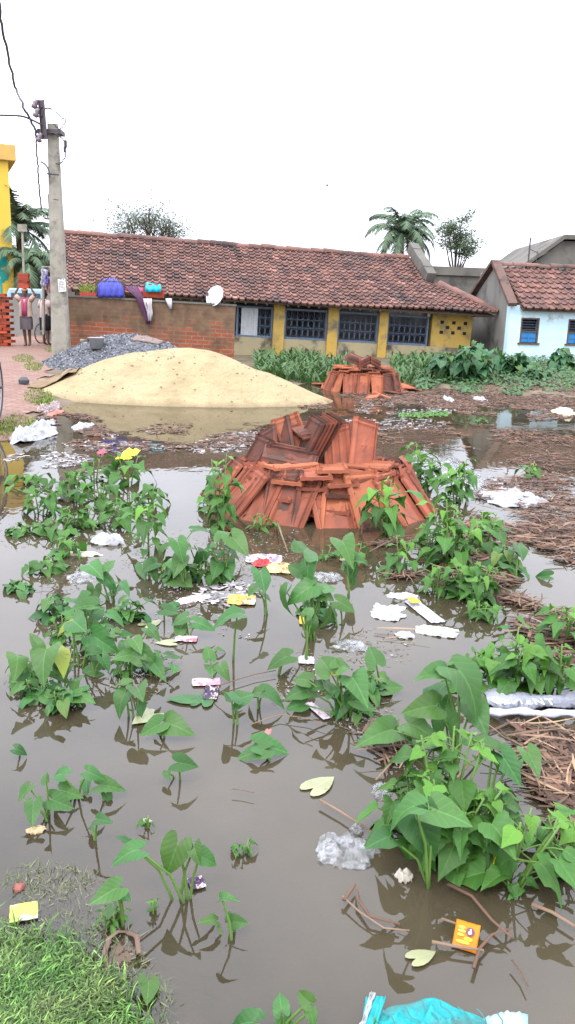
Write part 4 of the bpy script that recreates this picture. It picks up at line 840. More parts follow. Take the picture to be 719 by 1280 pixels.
# ------------------------------------------------------------------ roof-tile heaps
TM = gm('terracotta', (.255, .075, .038), (.175, .052, .030), 7, .75, .3, stain=(.10, .045, .03), stsc=4.5, stth=(.58, .8), bump=.45, bsc=26, bd=.006, rnd=.28)
TM2 = gm('old_terracotta', (.14, .048, .030), (.09, .034, .025), 7, .8, .25, stain=(.05, .035, .025), stsc=4.5, stth=(.46, .66), bump=.45, bsc=26, bd=.006, rnd=.3)
TM3 = gm('orange_terracotta', (.33, .105, .045), (.25, .075, .038), 7, .75, .3, stain=(.20, .07, .035), stsc=4, stth=(.55, .75), bump=.4, bsc=26, bd=.006, rnd=.2)
def tile_mesh(seed, mat, kind=0):
    r_ = random.Random(seed); w_, l_ = .118, .205; mb = MB(); nx, ny = 14, 22
    def top(x, y):
        z = .012
        if abs(x+.104) < .011: z += .016
        if abs(x-.085) < .006 or abs(x-.106) < .007: z += .013
        if y > .190: z += .010
        if abs(y-.165) < .006: z += .008
        if y < -.19: z -= .004
        dd = abs(x)/.022+abs(y)/.055
        if kind == 0 and dd < 1: z += .007*(1-dd)+.003
        if kind == 1 and abs(abs(x)-.03) < .012 and y < .14: z += .006
        return z+.0015*r_.random()
    xs_ = sorted([-w_+2*w_*i/nx for i in range(nx+1)]+[-.093, .078, .092, .098, .113]); ys_ = [-l_+2*l_*j/ny for j in range(ny+1)]; nx = len(xs_)-1
    chip = r_.random() < .5; cx, cy = r_.choice((-1, 1))*w_, r_.choice((-1, 1))*l_; cr = r_.uniform(.02, .06)
    def pt(x, y, z):
        if chip:
            d_ = abs(x-cx)+abs(y-cy)
            if d_ < cr: k = (cr-d_)*.5; x -= math.copysign(k, cx); y -= math.copysign(k, cy)
        return (x, y, z)
    vs = [pt(x, y, top(x, y)) for y in ys_ for x in xs_]+[pt(x, y, -.006+(.004 if (i % 5) else 0)) for y in ys_ for i, x in enumerate(xs_)]
    N_ = (nx+1)*(ny+1); fs = []
    for j in range(ny):
        for i in range(nx):
            a = j*(nx+1)+i; fs.append((a, a+1, a+nx+2, a+nx+1)); fs.append((N_+a, N_+a+nx+1, N_+a+nx+2, N_+a+1))
    for i in range(nx): fs.append((i+1, i, N_+i, N_+i+1)); a = ny*(nx+1)+i; fs.append((a, a+1, N_+a+1, N_+a))
    for j in range(ny): a = j*(nx+1); b = a+nx+1; fs.append((a, b, N_+b, N_+a)); a += nx; b += nx; fs.append((b, a, N_+a, N_+b))
    mb.add(vs, fs); me_o = mb.build('terracotta_tile', mat); return me_o
protos = [tile_mesh(i, (TM, TM2, TM3)[i % 3], 0 if i < 6 else 1) for i in range(9)]
usedp = set()
def tile(Mx, k, label, group):
    if k in usedp: o = protos[k].copy(); COL.objects.link(o)
    else: o = protos[k]; usedp.add(k)
    o.matrix_world = Mx; return tag(o, label, 'roof tile', group)
def tmat(P, yax, zax):
    y = Vector(yax).normalized(); x = y.cross(Vector(zax)).normalized(); z = x.cross(y); m_ = Matrix.Identity(4)
    for i in range(3): m_[i][0] = x[i]; m_[i][1] = y[i]; m_[i][2] = z[i]; m_[i][3] = P[i]
    return m_
rt = random.Random(21)
tiles_n = 0
# near heap
front = G(400, 664, 0); Cn = Vector((G(402, 640, 0).x, front.y+.78, 0)); RX, RY = .93, .74; print('near heap', Cn, front)
def ring(C, rx, ry, n, tilt, z0, grp, lab, r_, pk, a0=0., jit=.08, inner=0., layers=2, sc_t=1.):
    for i in range(n):
        a = a0+2*PI*(i+r_.uniform(-.12, .12))/n
        for L in range(layers):
            tl = tilt+r_.uniform(-jit, jit)*1.4+L*.10; out = Vector((math.cos(a), math.sin(a), 0)); rr = 1-L*.055
            base = C+Vector((math.cos(a)*rx*rr, math.sin(a)*ry*rr, z0+L*.012)); yax = -out*math.cos(tl)+Vector((0, 0, math.sin(tl))); tw = r_.uniform(-.16, .16)
            side = Vector((-out.y, out.x, 0)); yax = (yax+side*tw).normalized(); zax = out*math.sin(tl)+Vector((0, 0, math.cos(tl)))
            tile(tmat(base+yax*.205*sc_t+side*L*r_.uniform(-.05, .05), yax, zax) @ Matrix.Scale(sc_t, 4), pk(r_), lab[min(L, len(lab)-1)], grp[min(L, len(grp)-1)])
pkn = lambda r_: r_.choice([0, 0, 3, 6, 3, 1, 4, 2])
ring(Cn, RX, RY, 16, math.radians(49), -.07, ['tiles ringing the near heap', 'tiles tucked behind the near ring'], ['red roof tile leaning in the outer ring around the foot of the near tile heap', 'roof tile tucked behind the outer ring of the near tile heap, only its edge showing'], rt, pkn, .1, sc_t=1.2)
ring(Cn, RX-.24, RY-.2, 14, math.radians(48), .02, ['tiles of the inner ring of the near heap'], ['roof tile leaning in the inner ring of the near tile heap, behind the outer ring'], rt, pkn, .3, layers=1)
for L in range(12):           # stacked flat core
    n = 9 if L < 9 else 6
    for i in range(n):
        if L < 9 and i == 0 and L < 6: pass
        a = 2*PI*i/n+L*.35; r_ = (.50, .44)[L % 2]*(1-.022*L); P = Cn+Vector((math.cos(a)*r_*1.05, math.sin(a)*r_*.85, .02+L*.030))
        if L < 7 and i % 2: continue
        tile(tmat(P, Vector((math.cos(a+.3*rt.uniform(-1, 1)), math.sin(a), rt.uniform(-.05, .05))), Vector((rt.uniform(-.06, .06), rt.uniform(-.06, .06), 1))), pkn(rt), 'roof tile lying flat in the stacked core of the near tile heap', 'tiles lying flat in the core of the near heap')
def spot(px, py, dY, ang, nrm, k, label, group=None, C=Cn):
    P = D(px, py, C.y+dY); N = Vector(nrm).normalized(); vw = (P-CAM).normalized(); v = RT*math.cos(math.radians(ang))+UP*math.sin(math.radians(ang))
    t = v-vw*(v.dot(N)/vw.dot(N)); tile(tmat(P, t, N), k, label, group)
spot(454, 557, .0, 84, (.55, -.8, .3), 0, 'upright red roof tile standing highest at the right top of the near heap')
spot(450, 555, .06, 86, (.5, -.8, .3), 3, 'roof tile propped directly behind the upright tile on the near heap')
for q in range(3): spot(422+q*3, 565-q*1.5, .02+.035*q, 94, (-.5, -.8, .35), (6, 1, 3)[q], ['front', 'middle', 'rear'][q]+' roof tile of the upright pack left of the tallest tile on the near heap')
for q in range(6): spot(384+q*5, 552-q*.6, .03+.03*q, 62, (-.80, -.42, .42), (1, 4, 3, 0, 4, 1)[q], 'roof tile in the tilted pack seen edge-on at the top of the near heap', 'tilted pack at the top of the near heap')
spot(398, 538, .16, 8, (.1, -.30, .95), 4, 'dark roof tile capping the tilted pack on top of the near heap')
spot(401, 535, .16, 6, (.0, -.25, .95), 1, 'topmost flat roof tile resting across the pack on the near heap')
spot(366, 549, .12, 110, (-.1, -.85, .5), 2, 'bright orange roof tile facing front at the upper left of the near heap')
spot(352, 553, .10, 100, (-.6, -.6, .5), 1, 'dark roof tile standing on edge at the upper left of the near heap')
spot(334, 566, .03, 92, (-.75, -.6, .4), 4, 'blackish roof tile standing on edge at the left shoulder of the near heap')
spot(362, 571, -.10, -12, (.1, -.55, .82), 1, 'dark roof tile lying crosswise in front of the tilted pack on the near heap')
spot(364, 576, -.13, -11, (.1, -.65, .75), 4, 'second crosswise roof tile, just under the dark one on the near heap')
spot(318, 575, .0, 60, (-.7, -.5, .5), 4, 'roof tile standing on edge left of the blackish tile on the near heap')
spot(310, 592, -.05, 72, (-.5, -.4, .8), 6, 'roof tile sliding off the left shoulder of the near heap')
spot(284, 604, -.12, 48, (-.35, -.75, .6), 4, 'dull brown roof tile slumped at the far left of the near heap')
spot(505, 597, .1, 120, (.5, -.4, .8), 1, 'roof tile sliding off the right shoulder of the near heap')
spot(516, 622, -.12, 118, (.35, -.6, .75), 2, 'orange roof tile slumped at the far right of the near heap')
spot(497, 612, -.05, 112, (.4, -.5, .8), 4, 'dark roof tile wedged beside the orange one at the right of the near heap')
for q, (x_, y_) in enumerate(((396, 588), (424, 592), (452, 592), (360, 590))): spot(x_, y_, -.22+.02*q, 170+q*9, (.05, -.15, .98), (0, 3, 6, 1)[q], 'roof tile lying flat on the shelf between ring and top of the near heap', 'tiles on the shelf of the near heap')
# far heap
ff = G(457, 492, 0); Cf = Vector((ff.x, ff.y+.75, 0)); print('far', Cf)
pkf = lambda r_: r_.choice([2, 5, 8, 2, 0, 3, 5, 1])
ring(Cf, .82, .72, 18, math.radians(68), -.03, ['tiles ringing the far heap', 'tiles tucked behind the far ring'], ['orange roof tile standing in the ring around the far tile heap', 'roof tile tucked behind the ring of the far tile heap'], rt, pkf, .1, .05)
ring(Cf, .55, .5, 13, math.radians(62), .10, ['inner ring tiles of the far heap'], ['roof tile standing in the inner ring of the far tile heap'], rt, pkf, .1, .05, layers=1)
for L in range(5):
    for i in range(6):
        a = 2*PI*i/6+L*.4; P = Cf+Vector((math.cos(a)*.42, math.sin(a)*.4, .33+L*.032))
        tile(tmat(P, (math.cos(a), math.sin(a), 0), (rt.uniform(-.05, .05), rt.uniform(-.05, .05), 1)), pkf(rt), 'roof tile lying flat on top of the far tile heap', 'flat tiles on the far heap')
for L in range(7):
    for s_ in (-1, 1):
        P = Cf+Vector((.10+s_*.11, -.15, .50+L*.024)); tile(tmat(P, (0, 1, 0), (s_*.45, -.1, .9)), (1, 4, 0)[L % 3], ('left' if s_ < 0 else 'right')+' leaning roof tile of the zigzag stack crowning the far heap', 'zigzag stack crowning the far heap, '+('left' if s_ < 0 else 'right')+' slope')
for q in range(5): tile(tmat(Cf+Vector((-.22+q*.03, -.1+q*.01, .56+q*.02)), (.9, .1, -.35), (.35, -.2, .9)), (1, 4)[q % 2], 'dark roof tile slanting left of the zigzag stack on the far heap', 'dark slanting tiles on the far heap')
for q, (x_, y_) in enumerate(((500, 485), (508, 482), (515, 486), (493, 490), (487, 487), (402, 479), (409, 483), (480, 494), (465, 495))):
    P = G(x_, y_, .05); P.z = max(.03, tz(P.x, P.y)+.03); tile(tmat(P, (rt.uniform(-1, 1), rt.uniform(-1, 1), rt.uniform(-.2, .3)), (rt.uniform(-.5, .5), rt.uniform(-.6, .1), 1)), pkf(rt), 'broken roof tile scattered '+('right' if x_ > 460 else 'left')+' of the far heap at the waterline', 'scattered tiles '+('right' if x_ > 460 else 'left')+' of the far heap')
for k in range(9):
    if k not in usedp: bpy.data.objects.remove(protos[k])
# ------------------------------------------------------------------ leaves and plants
LM = leafm('taro_leaf', (.034, .118, .027), (.11, .27, .08), rough=.42, nvein=4.6, vs=.42)
LM2 = leafm('heart_leaf', (.043, .128, .020), (.11, .25, .05), young=(.15, .34, .03), rough=.5, nvein=5, vs=.35)
LMB = leafm('bush_leaf', (.030, .105, .038), (.09, .20, .08), rough=.45, nvein=6)
STK = flat('green_stalk', (.10, .19, .035), .45); STB = flat('brownish_stem', (.15, .14, .06), .6)
LMP = leafm('pale_wet_leaf', (.24, .25, .13), (.30, .30, .18), rough=.25, nvein=6, trans=.05)
TARO = ([(0, 0), (.05, -.13), (.12, -.27), (.22, -.36), (.33, -.33), (.42, -.17), (.445, .08), (.39, .36), (.265, .62), (.12, .84), (0, 1)], [0, 0, 0, 0, .02, .06, .2, .42, .66, .86, 1])
HEART = ([(0, 0), (.10, -.06), (.22, -.12), (.34, -.08), (.42, .06), (.38, .17), (.42, .30), (.31, .42), (.22, .58), (.10, .80), (0, 1)], [0, 0, 0, .02, .08, .17, .28, .42, .58, .8, 1])
LONG = ([(0, 0), (.10, .03), (.17, .12), (.22, .25), (.22, .4), (.19, .55), (.12, .75), (.05, .9), (0, 1)], [0, .03, .12, .25, .4, .55, .75, .9, 1])
LOBED = ([(0, 0), (.12, -.09), (.31, -.13), (.43, -.02), (.36, .12), (.29, .20), (.36, .34), (.27, .45), (.15, .60), (.07, .80), (0, 1)], HEART[1])
OVAL = ([(0, 0), (.10, -.02), (.22, .03), (.31, .12), (.35, .24), (.34, .36), (.29, .48), (.22, .60), (.13, .76), (.06, .9), (0, 1)], [0, 0, .03, .12, .24, .36, .48, .60, .76, .9, 1])
class LB(MB):
    def __init__(s): super().__init__(); s.uv = []; s.y = []
    def leaf(s, P, t, N, L, shape, r_, tint=1., yel=0., bend=.25, fold=.3, wave=.03, wid=1.):
        t = Vector(t).normalized(); N = Vector(N); x = t.cross(N).normalized(); N = x.cross(t).normalized(); P = Vector(P)
        out, mid = shape; n = len(out); vs = []; uv = []; ph = r_.uniform(0, 6)
        def pt(u, v):
            h_ = fold*abs(u)*(1-.6*abs(u))-bend*max(0, v)**2-(.35*bend if v < 0 else 0)*abs(v)*2+wave*math.sin(v*9+ph+(2 if u > 0 else 0))*abs(u)*2.2
            return P+(x*u*wid+t*v+N*h_)*L
        for sgn in (-1, 1):
            for i in range(n):
                ox, oy = out[i]; my = mid[i]
                for f in (0, .5, 1):
                    u = sgn*ox*f; v = my+(oy-my)*f; vs.append(pt(u, v)); uv.append((u, v))
        b = len(s.v); s.v.extend([tuple(p) for p in vs]); s.uv.extend(uv); nf = 0
        for q in (0, 1):
            o = b+q*n*3
            for i in range(n-1):
                for f in (0, 1):
                    a = o+i*3+f; c = a+3; fc = (a, a+1, c+1, c) if q else (a, c, c+1, a+1); s.f.append(fc); s.t.append(tint); s.mi.append(0); s.y.append(yel)
    def build(s, name, mat, parent=None, M=None):
        n_leaf = len(s.y); o = MB.build(s, name, mat, parent, M, smooth=True); at = o.data.attributes.new('yel', 'FLOAT', 'FACE'); at.data.foreach_set('value', (s.y+[0.]*(len(s.f)-n_leaf))[:len(s.f)]); return o
NP = 0
def stalk(mb, a, b, r, bulge=.0):
    a = Vector(a); b = Vector(b); m_ = (a+b)/2+Vector((0, 0, .12))*(b-a).length*bulge+Vector((0, 0, .1))*(b-a).length
    m_.x = a.x*.62+b.x*.38; m_.y = a.y*.62+b.y*.38
    mb.tube([a, a.lerp(m_, .5), m_, m_.lerp(b, .6), b], [r*1.25, r*1.1, r*.95, r*.8, r*.65], 6)
def leafgeo(px, py, Lpx, ang, Yb, r_, nrm=None, low=False):
    P = D(px, py, Yb)
    if P.z < .03 or low: P = G(px, py, .035 if not low else .02)
    N = Vector(nrm).normalized() if nrm else Vector((r_.uniform(-.6, .6), -.40+r_.uniform(-.5, .45), .80)).normalized()
    vw = (P-CAM).normalized(); 
    if abs(vw.dot(N)) < .25: N = (N-vw*.5).normalized()
    v = RT*math.cos(math.radians(ang))+UP*math.sin(math.radians(ang)); t = v-vw*(v.dot(N)/vw.dot(N)); k = t.length
    dist = (P-CAM).dot(FW); L = Lpx*(.73 if py < 800 else .82 if py < 900 else .90 if Lpx < 50 else .76)*dist/1000*min(k, 1.2); return P, t.normalized(), N, L
def taro(bx_, by_, leaves, label, group=None, seed=None, mat=None, cat='taro plant', bright=0.):
    """leaves: (attach px, attach py, length px, direction in the picture, optional normal / 'low' / yellow amount)"""
    r_ = random.Random(seed or int(bx_*7+by_)); B = G(bx_, by_, 0); t = thing('taro_plant', (B.x, B.y, 0), label, cat, group); n = 0
    for lf in leaves:
        px, py, L, ang = lf[:4]; ex = lf[4:]; low = 'low' in ex; nrm = next((e for e in ex if isinstance(e, tuple)), None); yl = next((e for e in ex if isinstance(e, float)), r_.uniform(0, .12)+bright)
        P, tt, N, Lw = leafgeo(px, py, L, ang, B.y+r_.uniform(-.04, .04), r_, nrm, low)
        lb = LB(); lb.leaf(P-t.location, tt, N, Lw, TARO, r_, r_.uniform(.75, 1.2), yl, r_.uniform(.1, .75), r_.uniform(.05, .6), .055, r_.uniform(.8, 1.12)); lo = lb.build('leaf', mat or LM, t)
        mb = MB(); s0 = Vector((r_.uniform(-.02, .02), r_.uniform(-.02, .02), -.04))
        if low and not len(ex) > 3: s0 = P-t.location+Vector((r_.uniform(-.04, .04), .02, -.06))
        stalk(mb, s0, P-t.location-N*.002, .003+.013*Lw); mb.build('stalk', STK, lo, smooth=True); n += 1
    return t
taro(205, 724, [(243, 661, 26, 5, (0, .1, 1)), (202, 692, 27, 62, (-.9, -.3, .4)), (178, 706, 25, -85), (196, 703, 24, 200), (190, 712, 22, -60)], 'small taro plant leftmost of the clump left of the tile heap')
taro(235, 735, [(222, 678, 32, -70), (226, 698, 32, -110), (220, 722, 38, -25), (214, 700, 24, -60)], 'taro plant with two long hanging leaves in the middle clump left of the tile heap')
taro(250, 718, [(256, 700, 36, 72, (-.8, -.5, .3)), (248, 690, 30, -90, (.9, -.3, .3)), (238, 684, 24, 185)], 'taro plant with narrow upright leaves left of the broadest clump by the tile heap')
taro(281, 728, [(278, 672, 30, 60), (268, 690, 32, 105), (291, 672, 40, -48), (283, 705, 28, -75), (272, 704, 28, -100), (287, 688, 28, -30), (262, 685, 26, 190)], 'bushiest taro plant of the clump, directly left below the tile heap')
taro(207, 776, [(205, 762, 24, -15), (220, 758, 20, 170, 'low')], 'low taro plant with one flat leaf below the clump left of the tile heap')
taro(388, 800, [(390, 733, 50, 207), (386, 703, 34, -105), (380, 690, 46, 48), (358, 740, 44, -100, (-.9, -.4, .2)), (402, 744, 30, -5), (376, 715, 28, 150), (404, 735, 34, 25, (.2, -.1, 1))], 'tall taro plant in the middle of the water with one very large leaf facing left')
taro(437, 745, [(428, 676, 42, -62), (437, 706, 30, -70), (447, 700, 22, -10)], 'taro plant just below the front of the tile heap, right of the tall one')
taro(425, 782, [(423, 752, 34, -25), (415, 760, 32, -95, (.9, -.3, .3)), (405, 768, 30, -30)], 'taro plant with low leaves right of the tall mid-water taro')
taro(332, 768, [(326, 716, 34, -75), (322, 735, 24, 215), (328, 742, 20, -30)], 'taro plant with folded leaves above the crisp packets in mid water')
taro(287, 826, [(297, 766, 46, 188, (0, .15, 1))], 'single-leaf taro on a tall thin stalk, its leaf held flat and wide')
taro(235, 796, [(232, 772, 28, 205), (226, 784, 22, -100), (246, 778, 34, -18, (0, -.6, .8))], 'taro plant with three wet leaves spread above the pink paper')
taro(268, 848, [(262, 822, 22, 100), (265, 832, 22, -95), (276, 832, 20, -60), (272, 812, 16, 0, 'low')], 'small taro above the dark sachet with two short green leaves')
taro(293, 906, [(290, 875, 28, 118), (295, 876, 34, 28)], 'taro with two bright leaves spread like wings right of the dark sachet')
taro(193, 846, [(174, 824, 26, 150), (192, 828, 28, -50), (218, 832, 16, -90), (205, 838, 20, 10, 'low')], 'low taro with drooping leaves left of the pink paper')
taro(352, 844, [(360, 820, 36, 200), (352, 824, 18, 20)], 'taro with one pointed leaf left above the purple wrapper')
taro(385, 828, [(389, 776, 30, -88, (.2, -.9, .3)), (384, 768, 22, 60)], 'narrow taro with a single drooping leaf below the tall mid-water taro')
taro(432, 896, [(412, 838, 34, 125), (424, 834, 30, 25), (440, 846, 42, -52), (413, 862, 26, 120), (418, 866, 30, 60), (386, 862, 38, 187), (384, 850, 26, 165), (378, 880, 28, 190), (428, 870, 36, -98), (446, 876, 34, -25), (420, 842, 14, 60, .6), (402, 856, 22, 200)], 'large bushy taro plant right of the pink and white wrapper')
taro(328, 884, [(322, 866, 24, 180), (328, 866, 36, -12, (0, -.2, 1))], 'taro with one broad flat leaf left of the pink and white wrapper')
taro(478, 858, [(470, 828, 32, 115), (482, 860, 30, 5), (462, 845, 26, 200)], 'taro with a rounded leaf at the left edge of the big right-hand clump')
taro(222, 974, [(222, 953, 28, -8), (209, 964, 16, -85)], 'tiny taro with one bright round leaf standing alone in open brown water')
taro(335, 950, [(330, 937, 42, 192), (326, 932, 42, -10)], 'pair of long flat taro leaves lying just above open water at mid picture')
taro(202, 920, [(200, 905, 32, 208), (206, 903, 36, -14)], 'pair of arching taro leaves left of centre above pale floating leaves')
taro(166, 897, [(156, 866, 34, -120), (172, 860, 34, -65), (160, 854, 22, 180), (177, 880, 20, -95)], 'compact taro cluster with cupped leaves right of the left-hand clump')
taro(60, 1022, [(36, 984, 22, -130), (42, 1004, 28, -95), (66, 1000, 30, -20), (58, 976, 16, 100)], 'taro at the left with four small leaves, nearest the long cable reflection')
taro(100, 996, [(78, 968, 26, 170), (110, 965, 24, -20), (76, 988, 24, -8), (108, 976, 20, -95)], 'middle taro of the small trio in brown water at the left')
taro(132, 1002, [(124, 981, 30, 0), (133, 992, 16, -60, 'low')], 'rightmost taro of the small trio in brown water at the left')
taro(121, 1052, [(122, 1024, 20, -5), (116, 1032, 14, 160)], 'tiny taro between the small trio and the large bottom-left taro')
taro(24, 945, [(20, 936, 18, -20)], 'lone little leaf near the left edge over open water')
taro(231, 1122, [(222, 1056, 48, -112, (-.1, -.85, .5)), (172, 1062, 40, 195, (0, -.3, .9)), (250, 1070, 30, -22), (243, 1058, 24, -80), (160, 1052, 18, 150)], 'large taro with big heart-shaped leaves beside the purple sachet, bottom left')
taro(146, 1156, [(146, 1110, 40, 208), (152, 1116, 18, -40), (140, 1135, 16, -110)], 'taro with one pointed leaf and a leafy base at the edge of the drowned grass')
taro(284, 1170, [(277, 1122, 18, 12), (270, 1150, 20, 172), (292, 1152, 20, -8), (286, 1150, 14, 78)], 'tiny four-leaved taro low in open water near the bottom')
taro(187, 1250, [(186, 1226, 30, -92, 'low')], 'single oval leaf floating near the grass bank at the bottom')
taro(345, 1295, [(316, 1278, 44, 180), (352, 1262, 30, 100), (354, 1272, 30, -85), (386, 1252, 26, 140), (388, 1264, 24, -70)], 'taro cut off by the bottom edge left of the turquoise sack')
# left-hand clump
taro(140, 752, [(112, 706, 34, -35), (130, 722, 34, -40), (150, 728, 26, -30), (146, 740, 28, 185), (118, 735, 30, -95), (134, 712, 24, 60)], 'upper taro of the left-hand clump, leaves fanned over open water')
taro(112, 790, [(118, 757, 38, 178), (112, 770, 34, 32), (138, 768, 30, -30), (104, 748, 30, 205), (126, 780, 28, -70), (95, 752, 22, 150)], 'central upper taro of the left-hand clump with pale wide leaves')
taro(98, 832, [(88, 782, 34, 202, .75), (92, 776, 40, -42), (118, 796, 46, -32), (150, 794, 24, 5), (142, 790, 24, 170), (112, 818, 22, -15)], 'taro in the middle of the left-hand clump with one lime-green leaf')
taro(55, 862, [(58, 812, 42, -110), (48, 808, 26, 120), (22, 820, 32, -85), (70, 822, 24, -80), (30, 842, 28, -100), (40, 835, 24, 200)], 'leftmost taro of the left-hand clump with a broad ribbed leaf')
taro(80, 860, [(72, 812, 38, -62, .7), (66, 838, 26, -30), (96, 848, 24, -120), (84, 840, 22, 60)], 'taro with one lime-green hanging leaf beside the broad ribbed one')
taro(160, 842, [(166, 818, 32, 190), (158, 812, 24, 95), (172, 812, 36, -25), (168, 800, 22, -60), (186, 786, 26, -40)], 'right-hand taro of the left-hand clump, leaf tips reaching right')
taro(118, 846, [(122, 838, 34, 183, 'low'), (112, 815, 22, 10), (128, 822, 24, -60)], 'low taro at the front of the left-hand clump')
taro(98, 884, [(100, 866, 30, 180), (95, 870, 28, -10), (78, 880, 20, 200, 'low'), (60, 872, 22, 150)], 'lowest taro of the left-hand clump, leaves almost on the water')
# broad taro leaves in the right-hand clump
taro(572, 950, [(556, 842, 40, 172), (574, 838, 74, -48, (.3, -.5, .8)), (590, 880, 44, -60), (557, 905, 44, 92, (-.6, -.8, .3)), (545, 882, 42, 185), (490, 912, 50, 192), (512, 905, 36, -20), (545, 870, 36, 60), (532, 925, 34, 120)], 'broad-leaved taro at the top of the big right-hand clump by the silver sack')
taro(616, 985, [(628, 945, 52, -55), (618, 935, 44, 150), (640, 950, 34, 80), (660, 940, 34, -60)], 'dark round-leaved taro at the right of the big right-hand clump')
taro(533, 1108, [(520, 1018, 82, -66, (-.1, -.75, .6)), (518, 1008, 62, 197), (540, 1012, 72, -14, (0, -.35, .9)), (488, 1046, 34, 190)], 'taro with a long dark hanging leaf at the front of the big right-hand clump')
taro(648, 725, [(650, 716, 30, 165, 'low'), (645, 690, 26, 70), (648, 682, 28, -60)], 'dark taro leaves lying in brown litter right of the tile heap')
taro(672, 722, [(686, 720, 26, 178, 'low')], 'single dark oval leaf on the brown litter near the right edge')
for i_, (x, y, L, a, lab) in enumerate(((238, 874, 34, 178, 'flat green leaf floating left of the dark sachet'), (252, 878, 26, 60, 'flat green leaf half under the dark sachet'), (190, 893, 30, 205, 'pale yellow leaf floating below the pair of arching leaves'), (184, 893, 16, 100, 'tiny pale leaf beside the pale yellow one'), (392, 985, 34, 30, 'big pale olive leaf floating alone in open brown water'), (184, 781, 22, 20, 'round pale leaf floating above the low taro at the left'), (430, 700, 10, 90, 'scrap of leaf below the tile heap'), (215, 803, 24, 180, 'sunken grey-green leaf above the pink paper'), (520, 1198, 30, 20, 'sunken olive leaf left of the orange packet'), (180, 1026, 12, 0, 'tiny floating leaf above the large bottom-left taro'), (120, 770, 14, 0, 'scrap of pale leaf inside the left-hand clump'))):
    r_ = random.Random(i_); P = G(x, y, .006); v = RT*math.cos(math.radians(a))+UP*math.sin(math.radians(a)); N = Vector((r_.uniform(-.04, .04), r_.uniform(-.04, .04), 1)); vw = (P-CAM).normalized(); tt = v-vw*(v.dot(N)/vw.dot(N)); lb = LB()
    lb.leaf((0, 0, 0), tt, N, L*.9*(P-CAM).dot(FW)/1000*min(1.4, tt.length), TARO, r_, 1, 0, .02, .03, .01); tag(lb.build('floating_leaf', LM if 'green leaf' in lab and 'sunken' not in lab else LMP, M=Matrix.Translation(P)), lab, 'leaf')
# ---- leafy plants (heart-leaved bindweed shrubs)
def leafy(bx_, by_, top, wpx, nst, nlf, Lpx, label, cat='leafy plant', yt=.35, group=None, seed=None, lean=0, shape=HEART, mat=None, name='leafy_plant', zb=0., droop=.5, z0=0., stemm=None, tint=(.7, 1.25)):
    """base pixel, top pixel row, width in pixels: stems rise from the base, leaves all round them"""
    r_ = random.Random(seed or int(bx_*3+by_*5)); B = G(bx_, by_, zb); s = (B-CAM).dot(FW)/1000; H = max(.05, D(bx_, top, B.y).z-zb); W_ = wpx*s; t = thing(name, (B.x, B.y, zb), label, cat, group)
    lb = LB(); sm = MB(); tips = []
    for k in range(nst):
        a = 2*PI*(k+r_.random()*.6)/nst; rr = (r_.uniform(.25, 1.) if nst > 1 else .1)*W_*.42; h_ = H*r_.uniform(.62, 1.)*(1-.25*(rr/(W_*.42+1e-6))**2)
        tip = Vector((math.cos(a)*rr+lean*s, math.sin(a)*rr*.8, h_)); b0 = Vector((math.cos(a)*rr*.25, math.sin(a)*rr*.25, -.05)); mid = (b0+tip)/2+Vector((math.cos(a)*rr*-.15, 0, 0)); pts = [b0, b0.lerp(mid, .6), mid.lerp(tip, .3), tip]
        rad = .0035+.012*Lpx*s*2; sm.tube(pts, [rad*1.3, rad, rad*.8, rad*.5], 5); tips.append(pts)
    per = nlf/nst; i = 0
    for pts in tips:
        n = int(per); ga = r_.uniform(0, 6)
        for q in range(n):
            f = .12+.88*((q+.5)/n)**.8; seg = f*3; j = min(2, int(seg)); p = pts[j].lerp(pts[j+1], seg-j); ga += 2.4; out = Vector((math.cos(ga), math.sin(ga), 0)); young = f > .82
            L = Lpx*s*r_.uniform(.6, 1.25)*(.75 if young else 1.12-.2*f); pl_ = L*r_.uniform(.35, .9)*(.5 if young else 1); q0 = p+out*pl_+Vector((0, 0, pl_*r_.uniform(.1, .7)))
            if q0.z < .015: q0.z = .015+r_.random()*.02
            dr = droop*r_.uniform(.2, 1.6)*(1-.3*f); tt = (out+Vector((r_.uniform(-.3, .3), r_.uniform(-.3, .3), -dr))).normalized(); N = (Vector((0, 0, 1))+out*dr*.8+Vector((r_.uniform(-.35, .35), r_.uniform(-.45, .25), 0))).normalized()
            if q0.z+tt.z*L < .01: tt.z = (.01-q0.z)/L; tt.normalize()
            lb.leaf(q0, tt, N, L, shape if shape is not HEART else r_.choice([HEART, HEART, LOBED, OVAL]), r_, r_.uniform(*tint), max(0, r_.gauss((yt if young else 0), .08)), r_.uniform(.05, .8), r_.uniform(.05, .6), .08, r_.uniform(.68, 1.22))
            sm.tube([p, p.lerp(q0, .5)+Vector((0, 0, .004)), q0], rad*.45, 4, cap=False)
    lb.build('foliage', mat or LM2, t); sm.build('stems', stemm or STK, t, smooth=True); return t
# ---- big right foreground shrubs
leafy(556, 1062, 905, 150, 11, 112, 37, 'biggest leafy plant, in the right foreground behind the orange packet', yt=.4)
leafy(512, 1045, 955, 80, 4, 34, 34, 'leafy shoot at the left side of the biggest leafy plant', yt=.2)
leafy(592, 1062, 965, 90, 5, 40, 36, 'leafy shoot filling the right side of the biggest leafy plant', yt=.15)
leafy(636, 1104, 1002, 90, 4, 18, 48, 'leaning plant with lime-green tops at the right edge, below the biggest leafy plant', lean=34, yt=.45)
leafy(708, 1075, 1005, 70, 3, 16, 44, 'leafy plant cut by the right edge below the brown litter', yt=.5)
leafy(655, 1112, 1090, 60, 2, 7, 32, 'low dark leaves lying on the water under the leaning plant', yt=0.)
leafy(640, 862, 782, 118, 6, 54, 32, 'rounded leafy plant above the silver sack', yt=.3)
leafy(590, 858, 795, 60, 3, 22, 30, 'smaller leafy plant left of the rounded one above the silver sack', yt=.2)
